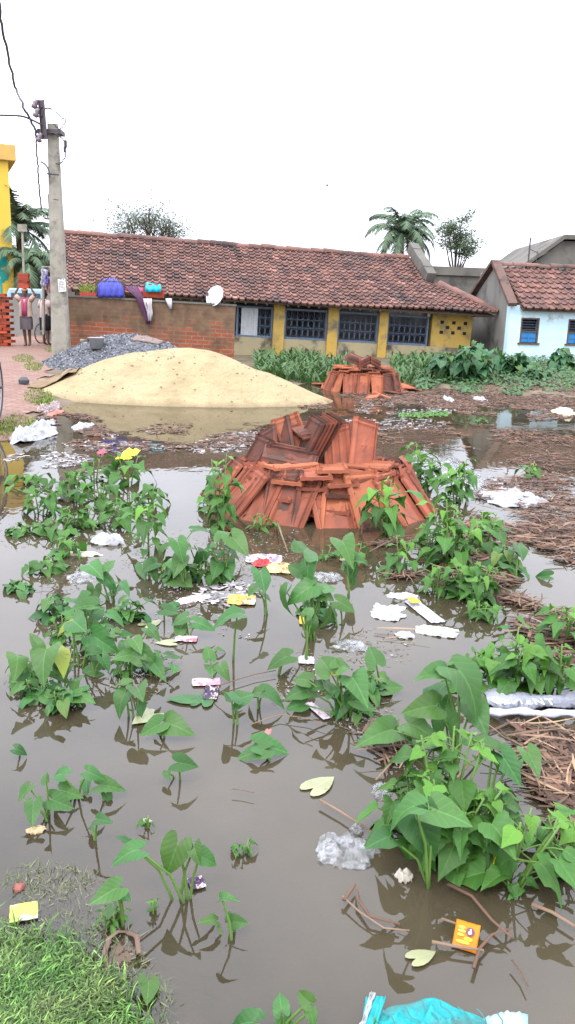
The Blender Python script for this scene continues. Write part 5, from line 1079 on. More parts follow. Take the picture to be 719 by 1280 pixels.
leafy(698, 862, 795, 60, 3, 20, 28, 'leafy plant right of the rounded one above the silver sack', yt=.2)
leafy(705, 800, 752, 60, 3, 24, 22, 'leafy plant at the right edge above the silver sack', yt=.45)
leafy(592, 748, 695, 100, 6, 60, 20, 'leafy plant standing in brown litter below the tile heap', yt=.3)
leafy(545, 742, 700, 60, 3, 26, 18, 'low leafy plant left of the one standing in brown litter', yt=.3)
leafy(560, 706, 612, 90, 6, 70, 22, 'tall leafy plant at the right foot of the near tile heap', yt=.4)
leafy(606, 690, 628, 56, 4, 32, 20, 'leafy plant just right of the tall one at the foot of the near tile heap', yt=.35)
leafy(536, 690, 652, 50, 3, 24, 18, 'low leafy plant in front of the tile heap on its right side', yt=.25)
leafy(528, 612, 545, 60, 4, 44, 17, 'leafy plant behind the right end of the near tile heap', yt=.45)
leafy(572, 628, 565, 55, 4, 40, 17, 'leafy plant right of the near tile heap beside the white scum', yt=.4)
leafy(481, 668, 574, 40, 2, 26, 24, 'slender light green plant in front of the near tile heap', yt=.6)
leafy(500, 715, 668, 60, 3, 26, 18, 'low leafy plant directly below the slender one at the tile heap', yt=.4)
leafy(445, 708, 676, 36, 2, 12, 16, 'small sprig with light leaves below the front of the tile heap', yt=.6)
leafy(405, 700, 672, 24, 2, 9, 14, 'small sprig in the shade below the middle of the tile heap', yt=.5)
leafy(276, 664, 560, 44, 4, 46, 17, 'tall leafy plant at the left end of the near tile heap', yt=.5)
leafy(262, 640, 600, 30, 2, 18, 14, 'low darker plant left of the tall one by the near tile heap', yt=.1)
leafy(325, 662, 636, 26, 2, 14, 15, 'rosette with a pale leaf at the lower left foot of the tile heap', yt=.5, shape=LONG)
leafy(664, 598, 575, 22, 2, 12, 12, 'tiny lime-green seedling standing alone near the right edge', yt=.8)
leafy(600, 528, 522, 14, 1, 5, 8, 'tiny bright sprig in the far dark water', yt=.8)
for q_, (x_, y_, tp, w_, lab) in enumerate(((70, 770, 735, 50, 'small-leaved plant at the back left of the left-hand clump'), (160, 775, 745, 46, 'small-leaved plant at the back right of the left-hand clump'), (120, 812, 775, 56, 'dense low plant in the heart of the left-hand clump'), (45, 872, 838, 46, 'trailing low plant at the front left of the left-hand clump'), (190, 835, 812, 36, 'small plant at the right tip of the left-hand clump'), (75, 885, 858, 40, 'small plant at the bottom of the left-hand clump'))):
    leafy(x_, y_, tp, w_, 4, 22, 17, lab, yt=.1, shape=TARO, mat=LM, seed=300+q_)
for q_, (x_, y_, tp, w_, lab) in enumerate(((225, 728, 690, 50, 'dense low plant within the taro clump left of the tile heap'), (268, 725, 695, 46, 'small-leaved plant at the right of the taro clump left of the tile heap'), (395, 770, 735, 40, 'small-leaved plant around the foot of the tall mid-water taro'), (440, 890, 850, 50, 'low leaves under the large bushy central taro'), (462, 868, 840, 36, 'small plant between the central taro and the right-hand clump'), (500, 925, 890, 60, 'low leaves at the left foot of the right-hand clump'), (630, 715, 680, 44, 'straggling plant in the litter right of the tall leafy plants'), (600, 772, 745, 50, 'low plant at the lower edge of the litter below the tile heap'))):
    leafy(x_, y_, tp, w_, 4, 20, 18, lab, yt=.2, shape=(TARO, HEART)[q_ % 2], mat=(LM, LM2)[q_ % 2], seed=330+q_)
# ---- upper-left scatter of plants
UL = [((50, 650), 598, 60, 'leafy plant at the far left of the upper-left patch'), ((92, 632), 585, 66, 'leafy plant at the back left of the upper-left patch'), ((128, 640), 590, 60, 'leafy plant at the centre of the upper-left patch'), ((160, 612), 560, 58, 'tallest leafy plant at the back right of the upper-left patch, near the yellow flower'),
      ((102, 664), 625, 56, 'leafy plant at the front centre of the upper-left patch'), ((150, 664), 618, 60, 'leafy plant at the front right of the upper-left patch'), ((186, 640), 605, 40, 'leafy plant at the right edge of the upper-left patch'), ((72, 674), 640, 40, 'low leafy plant at the front left of the upper-left patch'),
      ((28, 672), 654, 44, 'lowest leafy plant at the left tip of the upper-left patch'), ((60, 720), 694, 50, 'small isolated plant below the upper-left patch'), ((42, 610), 590, 40, 'small plant at the back of the far left patch'), ((118, 608), 570, 44, 'small plant between the tallest and the back left one'),
      ((25, 745), 725, 30, 'sparse sprig beside the long cable reflection'), ((88, 700), 672, 40, 'small plant between the upper-left patch and the white scraps')]
for (b, top, w_, lab) in UL: leafy(b[0], b[1]-6, top, w_, 4, int(w_*.40), 18, lab, yt=.12, shape=(HEART, TARO)[b[0] % 2], mat=(LM2, LM)[b[0] % 2])
leafy(186, 690, 625, 50, 1, 16, 24, 'tall single-stemmed plant with lime-green crown left of the tile heap', yt=.65)
leafy(80, 800, 765, 60, 4, 26, 15, 'small-leaved plant inside the left-hand clump', yt=.05)
leafy(30, 850, 815, 50, 4, 26, 15, 'small-leaved plant at the left end of the left-hand clump', yt=.05)
leafy(150, 845, 812, 40, 3, 16, 13, 'pale seedling in front of the left-hand clump', yt=.4)
leafy(304, 1068, 1045, 30, 2, 10, 12, 'tiny weed clump alone in open brown water', yt=.1)
leafy(192, 1140, 1125, 26, 2, 8, 9, 'tiny weed between the two bottom-left taros', yt=.3)
leafy(143, 1152, 1130, 44, 4, 20, 14, 'leafy tuft at the foot of the pointed-leaf taro', yt=.3, shape=LONG)
leafy(185, 1035, 1022, 18, 1, 4, 9, 'tiny grey-green seedling above the large bottom-left taro', yt=0)
leafy(465, 1275, 1245, 50, 2, 7, 10, 'thin creeper over the left end of the turquoise sack', yt=.3)
# ---- far bushes and plants on the bank
leafy(590, 476, 420, 90, 9, 130, 15, 'large dark big-leaved bush between the yellow and blue houses', 'bush', .08, name='broadleaf_bush', shape=TARO, mat=LMB, zb=.1, seed=5, droop=.8)
leafy(638, 474, 436, 60, 7, 80, 13, 'dark bush in front of the stained gable of the blue house', 'bush', .08, name='broadleaf_bush', shape=TARO, mat=LMB, zb=.1, seed=6, droop=.8)
leafy(548, 474, 436, 50, 6, 60, 13, 'bush at the left of the big one, before the fourth window', 'bush', .08, name='broadleaf_bush', shape=TARO, mat=LMB, zb=.1, seed=7, droop=.8)
leafy(706, 472, 428, 56, 7, 80, 14, 'dark bush below the blue house window at the right edge', 'bush', .05, name='broadleaf_bush', shape=TARO, mat=LMB, zb=.1, seed=8, droop=.8)
leafy(668, 478, 452, 60, 6, 70, 10, 'low bush below the first window of the blue house', 'bush', .1, name='broadleaf_bush', mat=LMB, zb=.1, seed=9)
def strewn(fn, n, seed): r_ = random.Random(seed); return [fn(r_) for _ in range(n)]
# tall grass in front of the yellow house
lb = LB(); r_ = random.Random(77)
for k in range(1900):
    px = r_.choice([r_.uniform(320, 412), r_.uniform(320, 440), r_.uniform(488, 560)]); py = r_.uniform(452, 471) if px < 400 else r_.uniform(456, 473)
    P = G(px, py, .15); P.z = tz(P.x, P.y)
    h_ = r_.uniform(.18, .48); a = r_.uniform(0, 2*PI); o = Vector((math.cos(a), math.sin(a), 0)); w_ = r_.uniform(.016, .034); sd_ = Vector((-o.y, o.x, 0))*w_; pts = [P+o*h_*.55*f*f*1.2+Vector((0, 0, h_*(f*1.3-.55*f*f))) for f in (0, .35, .7, 1)]
    lb.add([pts[0]-sd_, pts[0]+sd_, pts[1]-sd_, pts[1]+sd_, pts[2]-sd_*.8, pts[2]+sd_*.8, pts[3]], [(0, 1, 3, 2), (2, 3, 5, 4), (4, 5, 6)], r_.uniform(.6, 1.3))
n_ = len(lb.v); lb.uv = [(.3, .5)]*n_; lb.y = [.15]*len(lb.f)
tag(lb.build('tall_grass', LMB), 'strip of tall broad-bladed green grass along the foot of the yellow house', 'tall grass', kind='stuff')
# creeper mat in front of the bushes
lb = LB()
for k in range(5200):
    px = r_.uniform(520, 740); py = r_.uniform(458, 488)*1.0
    if py > 489-.06*abs(px-690)+4*math.sin(px*.11) or (px < 560 and py < 470): continue
    P = G(px, py, .1); P.z = max(.02, tz(P.x, P.y))+r_.uniform(.02, .22)*max(0., min(1, (488-py)/18)); a = r_.uniform(0, 2*PI)
    lb.leaf(P, (math.cos(a), math.sin(a), r_.uniform(-.4, .2)), (r_.uniform(-.4, .4), r_.uniform(-.7, 0), 1), r_.uniform(.06, .12), LONG if False else HEART, r_, r_.uniform(.55, 1.3), r_.uniform(0, .2))
tag(lb.build('ground_creeper', LMB), 'mat of small-leaved green creeper in front of the bushes at the right', 'creeper', kind='stuff')
lb = LB()
for k in range(420):
    px = r_.uniform(500, 560); py = r_.uniform(513, 523); P = G(px, py, .008); a = r_.uniform(0, 2*PI)
    if abs(py-518-.05*(530-px)) > 3: continue
    lb.leaf(P, (math.cos(a), math.sin(a), 0), (0, 0, 1), r_.uniform(.05, .10), HEART, r_, r_.uniform(.6, 1.2), .3)
tag(lb.build('floating_weed', LM2), 'thin patch of floating green weed on the far dark water', 'weed', kind='stuff')
# path and shore grass
def blades(name, regions, n, hmin, hmax, wd, mat, label, seed, zf=None, cat='grass', lay=.6, dens=None):
    r_ = random.Random(seed); mb = MB()
    for k in range(n):
        cx, cy, rx, ry = r_.choice(regions); a = r_.uniform(0, 2*PI); q = r_.random()**.5; px = cx+rx*q*math.cos(a); py = cy+ry*q*math.sin(a); P = G(px, py, .1)
        z = tz(P.x, P.y) if zf is None else zf(P.x, P.y)
        if z is None: continue
        P = Vector((P.x, P.y, z)); h_ = r_.uniform(hmin, hmax); a = r_.uniform(0, 2*PI); o = Vector((math.cos(a), math.sin(a), 0)); l_ = r_.uniform(.1, lay); sd_ = Vector((-o.y, o.x, 0))*wd*r_.uniform(.6, 1.3)
        pts = [P, P+o*h_*l_*.35+Vector((0, 0, h_*.5)), P+o*h_*l_+Vector((0, 0, h_*(1-.45*l_)))]
        mb.add([pts[0]-sd_, pts[0]+sd_, pts[1]+sd_*.8, pts[1]-sd_*.8, pts[2]], [(0, 1, 2, 3), (3, 2, 4)], r_.choice([.55, .75, .9, 1, 1.15, 1.35, 1.7]))
    return tag(mb.build(name, mat), label, cat, kind='stuff')
GR = flat('grass_blade', (.13, .21, .035), .6); GR2 = gm('grass_tuft', (.12, .19, .025), (.17, .17, .05), 2, .7)
blades('path_grass', [(30, 458, 14, 5), (42, 467, 12, 5), (48, 495, 20, 8), (28, 524, 24, 10), (8, 530, 18, 8), (66, 446, 10, 5)], 5200, .03, .075, .006, GR2, 'short yellow-green grass tufts along the brick path and shore', 3)
# near bank grass
r_ = random.Random(9); gp = []
mb = MB(); GB = gm('bank_grass', (.045, .115, .018), (.085, .125, .032), 9, .6, .3)
cnt = 0
while cnt < 42000:
    px = r_.uniform(-70, 215); py = r_.uniform(1090, 1340); P = G(px, py, .03); z = tz(P.x, P.y)
    pr_ = 1. if z > .03 else (.45 if z > 0 else (.12 if z > -.015 else 0))
    pr_ *= .55+.9*max(0, nz3(P.x, P.y, 2, 9)+.45)
    cnt += 1
    if r_.random() > pr_: continue
    h_ = r_.uniform(.012, .034) if z > 0 else min(.06, r_.uniform(.02, .05)-z*.7); a = r_.uniform(0, 2*PI); o = Vector((math.cos(a), math.sin(a), 0)); l_ = r_.uniform(.3, 1.2); sd_ = Vector((-o.y, o.x, 0))*r_.uniform(.0008, .0026)
    P = Vector((P.x, P.y, z)); pts = [P, P+o*h_*l_*.5+Vector((0, 0, h_*.6)), P+o*h_*l_*1.25+Vector((0, 0, h_*(.95-.3*l_)))]
    tt = r_.choice([.35, .5, .7, .85, 1, 1.2, 1.6, 2.4]); 
    mb.add([pts[0]-sd_, pts[0]+sd_, pts[1]+sd_*.9, pts[1]-sd_*.9, pts[2]], [(0, 1, 2, 3), (3, 2, 4)], tt)
tag(mb.build('bank_grass', GB), 'wet green grass on the near bank running down under the water', 'grass', kind='stuff')
# ------------------------------------------------------------------ trees
FRM = gm('palm_frond', (.07, .12, .06), (.10, .14, .08), 2, .6)
def palm(name, cx, cy, Y, Lf, nf, label, seed, z_dn=.9, trunk_r=.16):
    r_ = random.Random(seed); P = D(cx, cy, Y); t = thing(name, (P.x, Y, 0), label, 'palm tree'); C0 = Vector((0, 0, P.z))
    mb = MB(); mb.tube([(.3, 0, 0), (.15, 0, P.z*.5), (0, 0, P.z)], [trunk_r*1.3, trunk_r, trunk_r*.9], 10); mb.build('trunk', M['bark'], t)
    mb = MB()
    for k in range(nf):
        a = 2*PI*k/nf*2.4+r_.uniform(-.2, .2); el = r_.uniform(-.35, 1.5); L = Lf*r_.uniform(.8, 1.1); o = Vector((math.cos(a), math.sin(a), 0)); side = Vector((-o.y, o.x, 0)); pts = []; p = C0.copy(); ang = el
        for q in range(15): pts.append(p.copy()); p = p+(o*math.cos(ang)+Vector((0, 0, math.sin(ang))))*L/14; ang -= z_dn/14*(1.2+q*.16)
        mb.tube(pts, [.035*(1-q/16) for q in range(15)], 4, 1.3, cap=False)
        for q in range(2, 15):
            for u in (0, .25, .5, .75):
                b = pts[q-1].lerp(pts[q], u) if q else pts[q]; d_ = (pts[q]-pts[q-1]).normalized(); ll = L*.27*math.sin(PI*min(1, (q+u+1)/16.5))**.6*r_.uniform(.8, 1.1)
                for s_ in (-1, 1):
                    e = b+side*s_*ll*.72+d_*ll*.42-Vector((0, 0, ll*r_.uniform(.2, .65))); w_ = d_*.045; mb.add([b-w_, b+w_, e], [(0, 1, 2)], r_.uniform(.6, 1.3))
    mb.build('crown', FRM, t); return t
palm('coconut_palm', 503, 294, 60, 3.3, 38, 'coconut palm rising behind the red roof right of the middle', 4)
palm('coconut_palm', 22, 285, 42, 2.9, 26, 'bushy coconut palm behind the lane, beside the yellow building', 9, .8)
palm('coconut_palm', 34, 330, 40, 2.2, 18, 'lower drooping palm in the lane below the bushy one', 12, 1.3)
TL = gm('tree_leaf', (.10, .15, .075), (.15, .20, .11), 1.5, .7); TLG = gm('pale_tree_leaf', (.12, .15, .10), (.17, .20, .14), 1.5, .7)
def tree(x0, y0, x1, y1, bx_, by_, Y, label, seed, nl=1400, lsz=.12, k1=9, k2=6, spr=.5, mat=None):
    """crown box in the picture, foot of the visible trunk, distance"""
    r_ = random.Random(seed); C_ = D((x0+x1)/2, (y0+y1)/2, Y); rx = (x1-x0)/2*Y/1000; rz = (y1-y0)/2*Y/1000; Bp = D(bx_, by_, Y); t = thing('tree', (Bp.x, Y, 0), label, 'tree'); mb = MB(); lf = MB()
    O = Vector((Bp.x, Y, 0)); base = Vector((0, 0, Bp.z)); r0 = .06+rx*.045; mb.tube([(0, 0, 0), base*.5+Vector((.05, 0, 0)), base], [r0*1.4, r0*1.1, r0], 8); cc = C_-O
    for i in range(k1):
        a = 2*PI*i/k1+r_.uniform(-.3, .3); q = r_.uniform(.45, .95) if i else 0; el = r_.uniform(-.9, 1.0); P1 = cc+Vector((math.cos(a)*q*rx*.75, math.sin(a)*q*rx*.6, el*rz*.55)); m_ = base.lerp(P1, .5)+Vector((r_.uniform(-.2, .2)*rx*.3, 0, -.05*rz)); mb.tube([base, m_, P1], [r0*.5, r0*.3, r0*.14], 5, cap=False)
        for j in range(k2):
            b = r_.uniform(0, 2*PI); d_ = Vector((math.cos(b), math.sin(b)*.8, r_.uniform(-.5, .8)))*rx*r_.uniform(.22, .5); st_ = m_.lerp(P1, r_.uniform(.3, 1.)); P2 = P1+d_; P2.z = min(P2.z, cc.z+rz*(1-.35*((P2.x-cc.x)/rx)**2)); P2.x = max(cc.x-rx, min(cc.x+rx, P2.x)); mb.tube([st_, st_.lerp(P2, .5)+Vector((0, 0, .05*rz)), P2], [r0*.10, r0*.07, r0*.04], 4, cap=False)
            for k in range(int(nl/(k1*k2))):
                c = st_.lerp(P2, r_.uniform(.45, 1.1))+Vector((r_.gauss(0, 1), r_.gauss(0, 1), r_.gauss(0, .6)))*rx*.16*spr; an = r_.uniform(0, 2*PI); u = Vector((math.cos(an), math.sin(an), r_.uniform(-.9, .3))).normalized(); v = u.cross(Vector((r_.uniform(-.4, .4), r_.uniform(-.4, .4), 1))).normalized(); l_ = lsz*r_.uniform(.6, 1.3)
                lf.add([c, c+u*l_*.5+v*l_*.3, c+u*l_, c+u*l_*.5-v*l_*.3], [(0, 1, 2, 3)], r_.choice([.5, .75, 1, 1.2, 1.5]))
    mb.build('trunk', M['bark'], t); lf.build('crown', mat or TL, t); return t
tree(134, 243, 252, 322, 194, 352, 62, 'airy wide tree with sparse grey foliage behind the left end of the red roof', 3, 8000, .17, 16, 8, .8, mat=TLG)
tree(543, 254, 610, 335, 568, 350, 56, 'slender sparse tree right of the coconut palm', 8, 5200, .17, 13, 7, .7)
tree(8, 300, 72, 375, 45, 380, 48, 'dense dark tree closing the lane behind the palms', 5, 16000, .30, 14, 9, 1.3)
tree(-60, 300, 24, 380, 0, 380, 55, 'second dense tree behind the yellow building', 6, 9000, .32, 12, 8, 1.3)
# ------------------------------------------------------------------ dry litter
ST = gm('dry_stalk', (.135, .075, .047), (.085, .05, .034), 5, .75, .25)
STL = gm('straw', (.21, .135, .08), (.14, .09, .06), 5, .7, .3)
def straw(name, regs, n, lmin, lmax, wmin, wmax, mat, label, seed, cat='dry litter', ztop=.03, curl=.3):
    r_ = random.Random(seed); mb = MB(); tot = sum(r[4] for r in regs)
    for k in range(n):
        u = r_.uniform(0, tot)
        for rr in regs:
            u -= rr[4]
            if u <= 0: break
        a = r_.uniform(0, 2*PI); q = r_.random()**.5; px = rr[0]+rr[2]*q*math.cos(a); py = rr[1]+rr[3]*q*math.sin(a); P = G(px, py, 0)
        if nz3(P.x, P.y*.7, 3, 1.9)+.35*nz3(P.x, P.y, 8, 5) < -.12+(rr[5] if len(rr) > 5 else 0): continue
        z = max(0, tz(P.x, P.y)) if P.y > 8 else 0; z += r_.uniform(.002, ztop); L = r_.uniform(lmin, lmax); a = r_.gauss(0, .8) if r_.random() < .5 else r_.uniform(0, PI); d_ = Vector((math.cos(a), math.sin(a), r_.uniform(-.04, .06))); sd_ = Vector((-d_.y, d_.x, r_.uniform(-.3, .3)))*r_.uniform(wmin, wmax)/2; c = r_.uniform(-curl, curl); pts = []
        for i in range(4):
            f = i/3-.5; p = P+Vector((0, 0, z))+d_*L*f+Vector((-d_.y, d_.x, 0))*c*L*(f*f); p.z = max(.002, p.z); pts.append(p)
        vs = [];
        for i, p in enumerate(pts): k_ = (.5, 1, .9, .35)[i]; vs += [p-sd_*k_, p+Vector((0, 0, abs(sd_.length)*.35)), p+sd_*k_]
        mb.add(vs, [(i*3+j, i*3+j+1, i*3+4+j, i*3+3+j) for i in range(3) for j in range(2)], r_.choice([.35, .5, .7, .85, 1, 1.2, 1.6]))
    return tag(mb.build(name, mat), label, cat, kind='stuff')
RR = [(665, 640, 75, 50, 5), (640, 690, 95, 50, 5), (600, 740, 120, 34, 4), (500, 765, 60, 40, 1.6, .1), (690, 760, 60, 50, 2.2), (655, 950, 75, 50, 3.), (690, 1040, 45, 60, 1.6), (700, 880, 50, 60, 1.6), (500, 700, 60, 25, 1.6), (470, 640, 130, 12, 0), (600, 560, 130, 22, 2.2, .08), (690, 590, 60, 25, 1.6), (480, 940, 40, 30, .35)]
straw('dry_stalk_litter', [(r[0], r[1], r[2], r[3], r[4], (r[5] if len(r) > 5 else 0)+.07) for r in RR], 10000, .04, .16, .005, .022, ST, 'brown mat of dead stalks and leaves floating across the right side', 31)
straw('pale_straw_litter', RR, 1300, .06, .26, .004, .012, STL, 'paler straw strands lying over the brown mat', 32, ztop=.05)
straw('far_leaf_litter', [(610, 498, 130, 15, 8, -.3), (660, 512, 90, 14, 3, 0), (480, 496, 60, 6, 1), (430, 506, 60, 8, 1, .1), (300, 540, 160, 12, 1.0, .2), (180, 552, 140, 14, 1.5, .12), (90, 535, 45, 18, 1.6, .1), (660, 545, 90, 10, .8, .1), (540, 540, 120, 12, .8, .15)], 15000, .03, .13, .010, .035, ST, 'dead leaf litter and scum belt floating before the far bank', 33, ztop=.02)
LS = gm('pale_scum', (.22, .20, .19), (.34, .31, .31), 4, .5, .4)
straw('pale_scum', [(110, 548, 90, 16, 1.2, .1), (60, 575, 55, 10, .9, .15), (210, 560, 110, 8, .8, .15), (500, 508, 90, 10, 1., .12), (480, 530, 80, 8, .8, .12), (320, 548, 80, 8, .8, .15), (620, 610, 60, 14, 1), (480, 740, 50, 14, .3, .1), (300, 745, 60, 16, .25, .2), (560, 770, 60, 14, .3, .15), (600, 505, 120, 12, .6, .05)], 3600, .02, .09, .008, .028, LS, 'pale foam and plastic shreds floating among the litter', 34, ztop=.012)
SPK = gm('floating_speck', (.20, .17, .11), (.10, .09, .05), 20, .7)
straw('floating_specks', [(110, 650, 130, 90, 2.5, .05), (110, 810, 120, 90, 3, .05), (240, 720, 90, 50, 2.5, .05), (400, 760, 100, 70, 2.5, .05), (430, 870, 90, 50, 2, .05), (330, 690, 90, 30, 2)  , (560, 800, 120, 60, 2)], 5200, .004, .022, .002, .006, SPK, 'tiny floating specks, petals and plant crumbs between the water plants', 35, ztop=.004)
straw('pale_specks', [(110, 700, 130, 130, 2, .1), (330, 730, 130, 70, 3, .05), (560, 790, 110, 60, 1.5, .1), (430, 880, 100, 50, 1, .1)], 1200, .004, .022, .003, .010, LS, 'tiny pale plastic and foam specks between the water plants', 36, ztop=.004)
# separate larger stalks
def stick(pts, r, mat, label, z=.02, name='dry_stalk', cat='stalk'):
    mb = MB(); q = [G(p[0], p[1], p[2] if len(p) > 2 else z) for p in pts]; mb.tube(q, [r*.68*(1-.4*i/len(q)) for i in range(len(q))], 6, flat=.6); tag(mb.build(name, mat, smooth=True), label, cat)
stick([(400, 1000), (425, 1014), (465, 1040)], .008, STL, 'straight dry stalk left of the biggest leafy plant')
stick([(430, 1125), (445, 1105), (448, 1125), (462, 1145), (500, 1155)], .009, ST, 'bent dry stalk in the water below the plastic bag')
stick([(428, 1120), (450, 1140), (480, 1160), (512, 1163)], .005, STL, 'thin dry stalk crossing the bent one below the plastic bag')
stick([(540, 1177), (570, 1183), (605, 1188)], .008, STL, 'dry stalk under the orange packet')
stick([(552, 1148), (575, 1156), (592, 1170)], .006, STL, 'short dry stalk touching the top of the orange packet')
stick([(560, 1105), (590, 1120), (615, 1150), (640, 1172)], .008, ST, 'brown stalk slanting right of the orange packet')
stick([(592, 1210), (600, 1185), (615, 1168), (640, 1160)], .007, ST, 'curved stalk right of the orange packet')
stick([(665, 1130), (690, 1140), (719, 1158)], .010, STL, 'thick dry stalk at the right edge below the leafy plants')
stick([(640, 1200), (652, 1215), (660, 1232)], .004, ST, 'thin twig above the turquoise sack at the right')
stick([(460, 925), (478, 935), (488, 955), (470, 975)], .009, STL, 'curled dry leaf stalk left of the big right-hand clump')
stick([(440, 930), (462, 936), (480, 945), (484, 965)], .007, ST, 'curled brown stalk left of the big right-hand clump')
stick([(315, 905), (350, 893), (385, 898), (410, 906)], .004, STL, 'thin dry runner below the bushy central taro')
stick([(270, 858), (295, 850), (318, 843), (345, 838)], .005, ST, 'reddish dry runner right of the dark sachet')
stick([(346, 650, .02), (352, 668, .1), (360, 690, .03)], .009, STL, 'curved pale twig standing at the foot of the tile heap')
stick([(399, 636, .12), (398.5, 660, 0)], .008, STL, 'short pale peg upright before the tile heap')
stick([(450, 695, .0), (462, 690, .05), (480, 680, .05), (500, 672, .02)], .009, STL, 'pale bent branch across the right foot of the tile heap')
stick([(452, 668, .02), (455, 640, .16), (470, 627, .22)], .007, STL, 'arched pale stem left of the slender light green plant')
stick([(470, 615, .22), (500, 640, .14), (525, 652, .06)], .007, STL, 'long pale stem crossing the right tiles of the near heap')
stick([(290, 986), (305, 988), (318, 991)], .003, ST, 'thin reddish twig floating in open water')
stick([(313, 545, .09), (312, 530, .35)], .01, ST, 'short dark twig upright in the water beyond the near heap') if False else None
stick([(560, 985), (600, 940), (650, 962), (690, 985)], .007, STL, 'long yellow stalk on the brown mat right of the big clump')
stick([(640, 925), (670, 940), (700, 948), (719, 950)], .008, STL, 'long pale stalk below the silver sack')
stick([(668, 960), (690, 975), (715, 980)], .007, STL, 'pale stalk near the right edge below the silver sack')
# ------------------------------------------------------------------ rubbish
def sheet(name, px, py, wpx, hpx, mat, label, cat='plastic bag', seed=1, amp=.25, nx=26, ny=16, z=.01, rot=0., sq=.0, group=None, th=.001, parent=None):
    sq = max(sq, .8) if cat in ('packet', 'wrapper') else sq
    r_ = random.Random(seed); P = G(px, py, 0); s = (P-CAM).dot(FW)/1000; dep = abs((P-CAM).normalized().z); W_ = wpx*s; Hh = hpx*s/dep; mb = MB(); vs = []
    for j in range(ny+1):
        for i in range(nx+1):
            u, v = i/nx*2-1, j/ny*2-1
            ux, vy = (u*math.sqrt(max(0, 1-v*v/2))*(1-sq)+u*sq, v*math.sqrt(max(0, 1-u*u/2))*(1-sq)+v*sq); e = max(abs(u), abs(v)); k = 1+(.30*noise.noise(Vector((ux*2+seed, vy*2, 0)))+.12*noise.noise(Vector((ux*6+seed, vy*6, 0))))*(1 if sq < .5 else (.12 if cat in ('packet', 'wrapper') else .3))
            x = ux*W_/2*k; y = vy*Hh/2*k; h_ = min(W_, Hh)*amp*(abs(noise.noise(Vector((ux*1.3, vy*1.3, seed))))*1.2+.7*(1-2.2*abs(noise.noise(Vector((ux*3.3, vy*3.3, seed*2))))) * .5+.2*noise.noise(Vector((ux*11, vy*11, seed))))*(1-.8*e**3)*(1.0)
            pk_ = cat in ('packet', 'wrapper'); h_ -= 0 if pk_ else (.016+.25*z)*e**4*max(0, .35+noise.noise(Vector((ux*3+seed, vy*3, 2)))*1.4); vs.append((x*math.cos(rot)-y*math.sin(rot), x*math.sin(rot)+y*math.cos(rot), z*.6+h_))
    mb.add(vs, [(j*(nx+1)+i, j*(nx+1)+i+1, (j+1)*(nx+1)+i+1, (j+1)*(nx+1)+i) for j in range(ny) for i in range(nx)])
    mb.uv = [((i/nx), (j/ny)) for j in range(ny+1) for i in range(nx+1)]
    o = mb.build(name, mat, M=Matrix.Translation((P.x, P.y, 0)), smooth=True); sm_ = o.modifiers.new('thick', 'SOLIDIFY'); sm_.thickness = th
    return tag(o, label, cat, group), W_, Hh
def tlm(m_):
    n = m_.node_tree; o_ = next(x for x in n.nodes if x.type == 'OUTPUT_MATERIAL'); p = next(x for x in n.nodes if x.type == 'BSDF_PRINCIPLED'); t_ = n.nodes.new('ShaderNodeBsdfTranslucent'); k = n.nodes.new('ShaderNodeMixShader'); k.inputs[0].default_value = .5
    n.links.new(p.inputs['Base Color'].links[0].from_socket, t_.inputs[0]); n.links.new(p.outputs[0], k.inputs[1]); n.links.new(t_.outputs[0], k.inputs[2]); n.links.new(k.outputs[0], o_.inputs[0])
tlm(TL); tlm(TLG)
def clearm(name, c, al=.55, stain=None):
    n = NT(name); cc = n.mix(n.ramp(n.noise(14, 5), .35, .7), c, stain or tuple(x*.6 for x in c)); n.col(cc); n.set(.12, .9); n.bump(n.noise(26, 6, rough=.7), 1., .012)
    n.p.inputs['Alpha'].default_value = 1; tr = n.N('ShaderNodeBsdfTransparent'); ms = n.N('ShaderNodeMixShader'); n.L(n.ramp(n.noise(30, 6, rough=.7), .42, .62, al*.35, min(1, al*2.6)), ms.inputs[0]); n.L(tr.outputs[0], ms.inputs[1]); n.L(n.p.outputs[0], ms.inputs[2]); n.L(ms.outputs[0], n.out.inputs[0]); return n.m
WP = gm('white_plastic_film', (.42, .43, .46), (.27, .28, .30), 12, .45, .4, stain=(.17, .15, .12), stsc=7, stth=(.5, .7), bump=.6, bsc=30, bd=.01); CP = clearm('clear_plastic', (.55, .56, .58), .26, (.12, .12, .09)); PK = flat('pink_plastic', (.55, .12, .22), .35); PW = gm('paper_white', (.44, .43, .44), (.33, .33, .34), 8, .6, .3, stain=(.18, .16, .13), stsc=7, stth=(.52, .72), bump=.5, bsc=16, bd=.01)
sheet('plastic_bag', 640, 625, 76, 18, WP, 'large white plastic sheet floating right of the tile heap', seed=2, amp=.16)
sheet('plastic_bag', 42, 545, 46, 20, WP, 'white plastic bag lumped at the shore below the path grass', seed=3, amp=.45)
sheet('plastic_bag', 58, 532, 20, 8, WP, 'small white and blue scrap behind the lumped white bag', seed=4, amp=.4)
sheet('plastic_bag', 104, 534, 22, 8, WP, 'small white plastic lump right of the shore bag', seed=5, amp=.4)
sheet('plastic_bag', 62, 512, 24, 10, clearm('pinkish_film', (.40, .28, .27), .8), 'pinkish plastic scrap at the foot of the sand heap', seed=6, amp=.4)
sheet('plastic_bag', 135, 677, 40, 11, WP, 'grey-white plastic bag floating between upper-left patch and left clump', seed=7, amp=.28)
sheet('plastic_bag', 105, 693, 44, 6, flat('cream_paper', (.52, .48, .36)), 'cream strip of packaging floating below the upper-left patch', seed=8, amp=.12)
sheet('plastic_bag', 103, 722, 38, 14, CP, 'translucent plastic scrap at the back of the left-hand clump', seed=9, amp=.12)
sheet('plastic_bag', 432, 1064, 76, 40, CP, 'crumpled clear plastic bag left of the biggest leafy plant', seed=10, amp=.16, nx=40, ny=26)
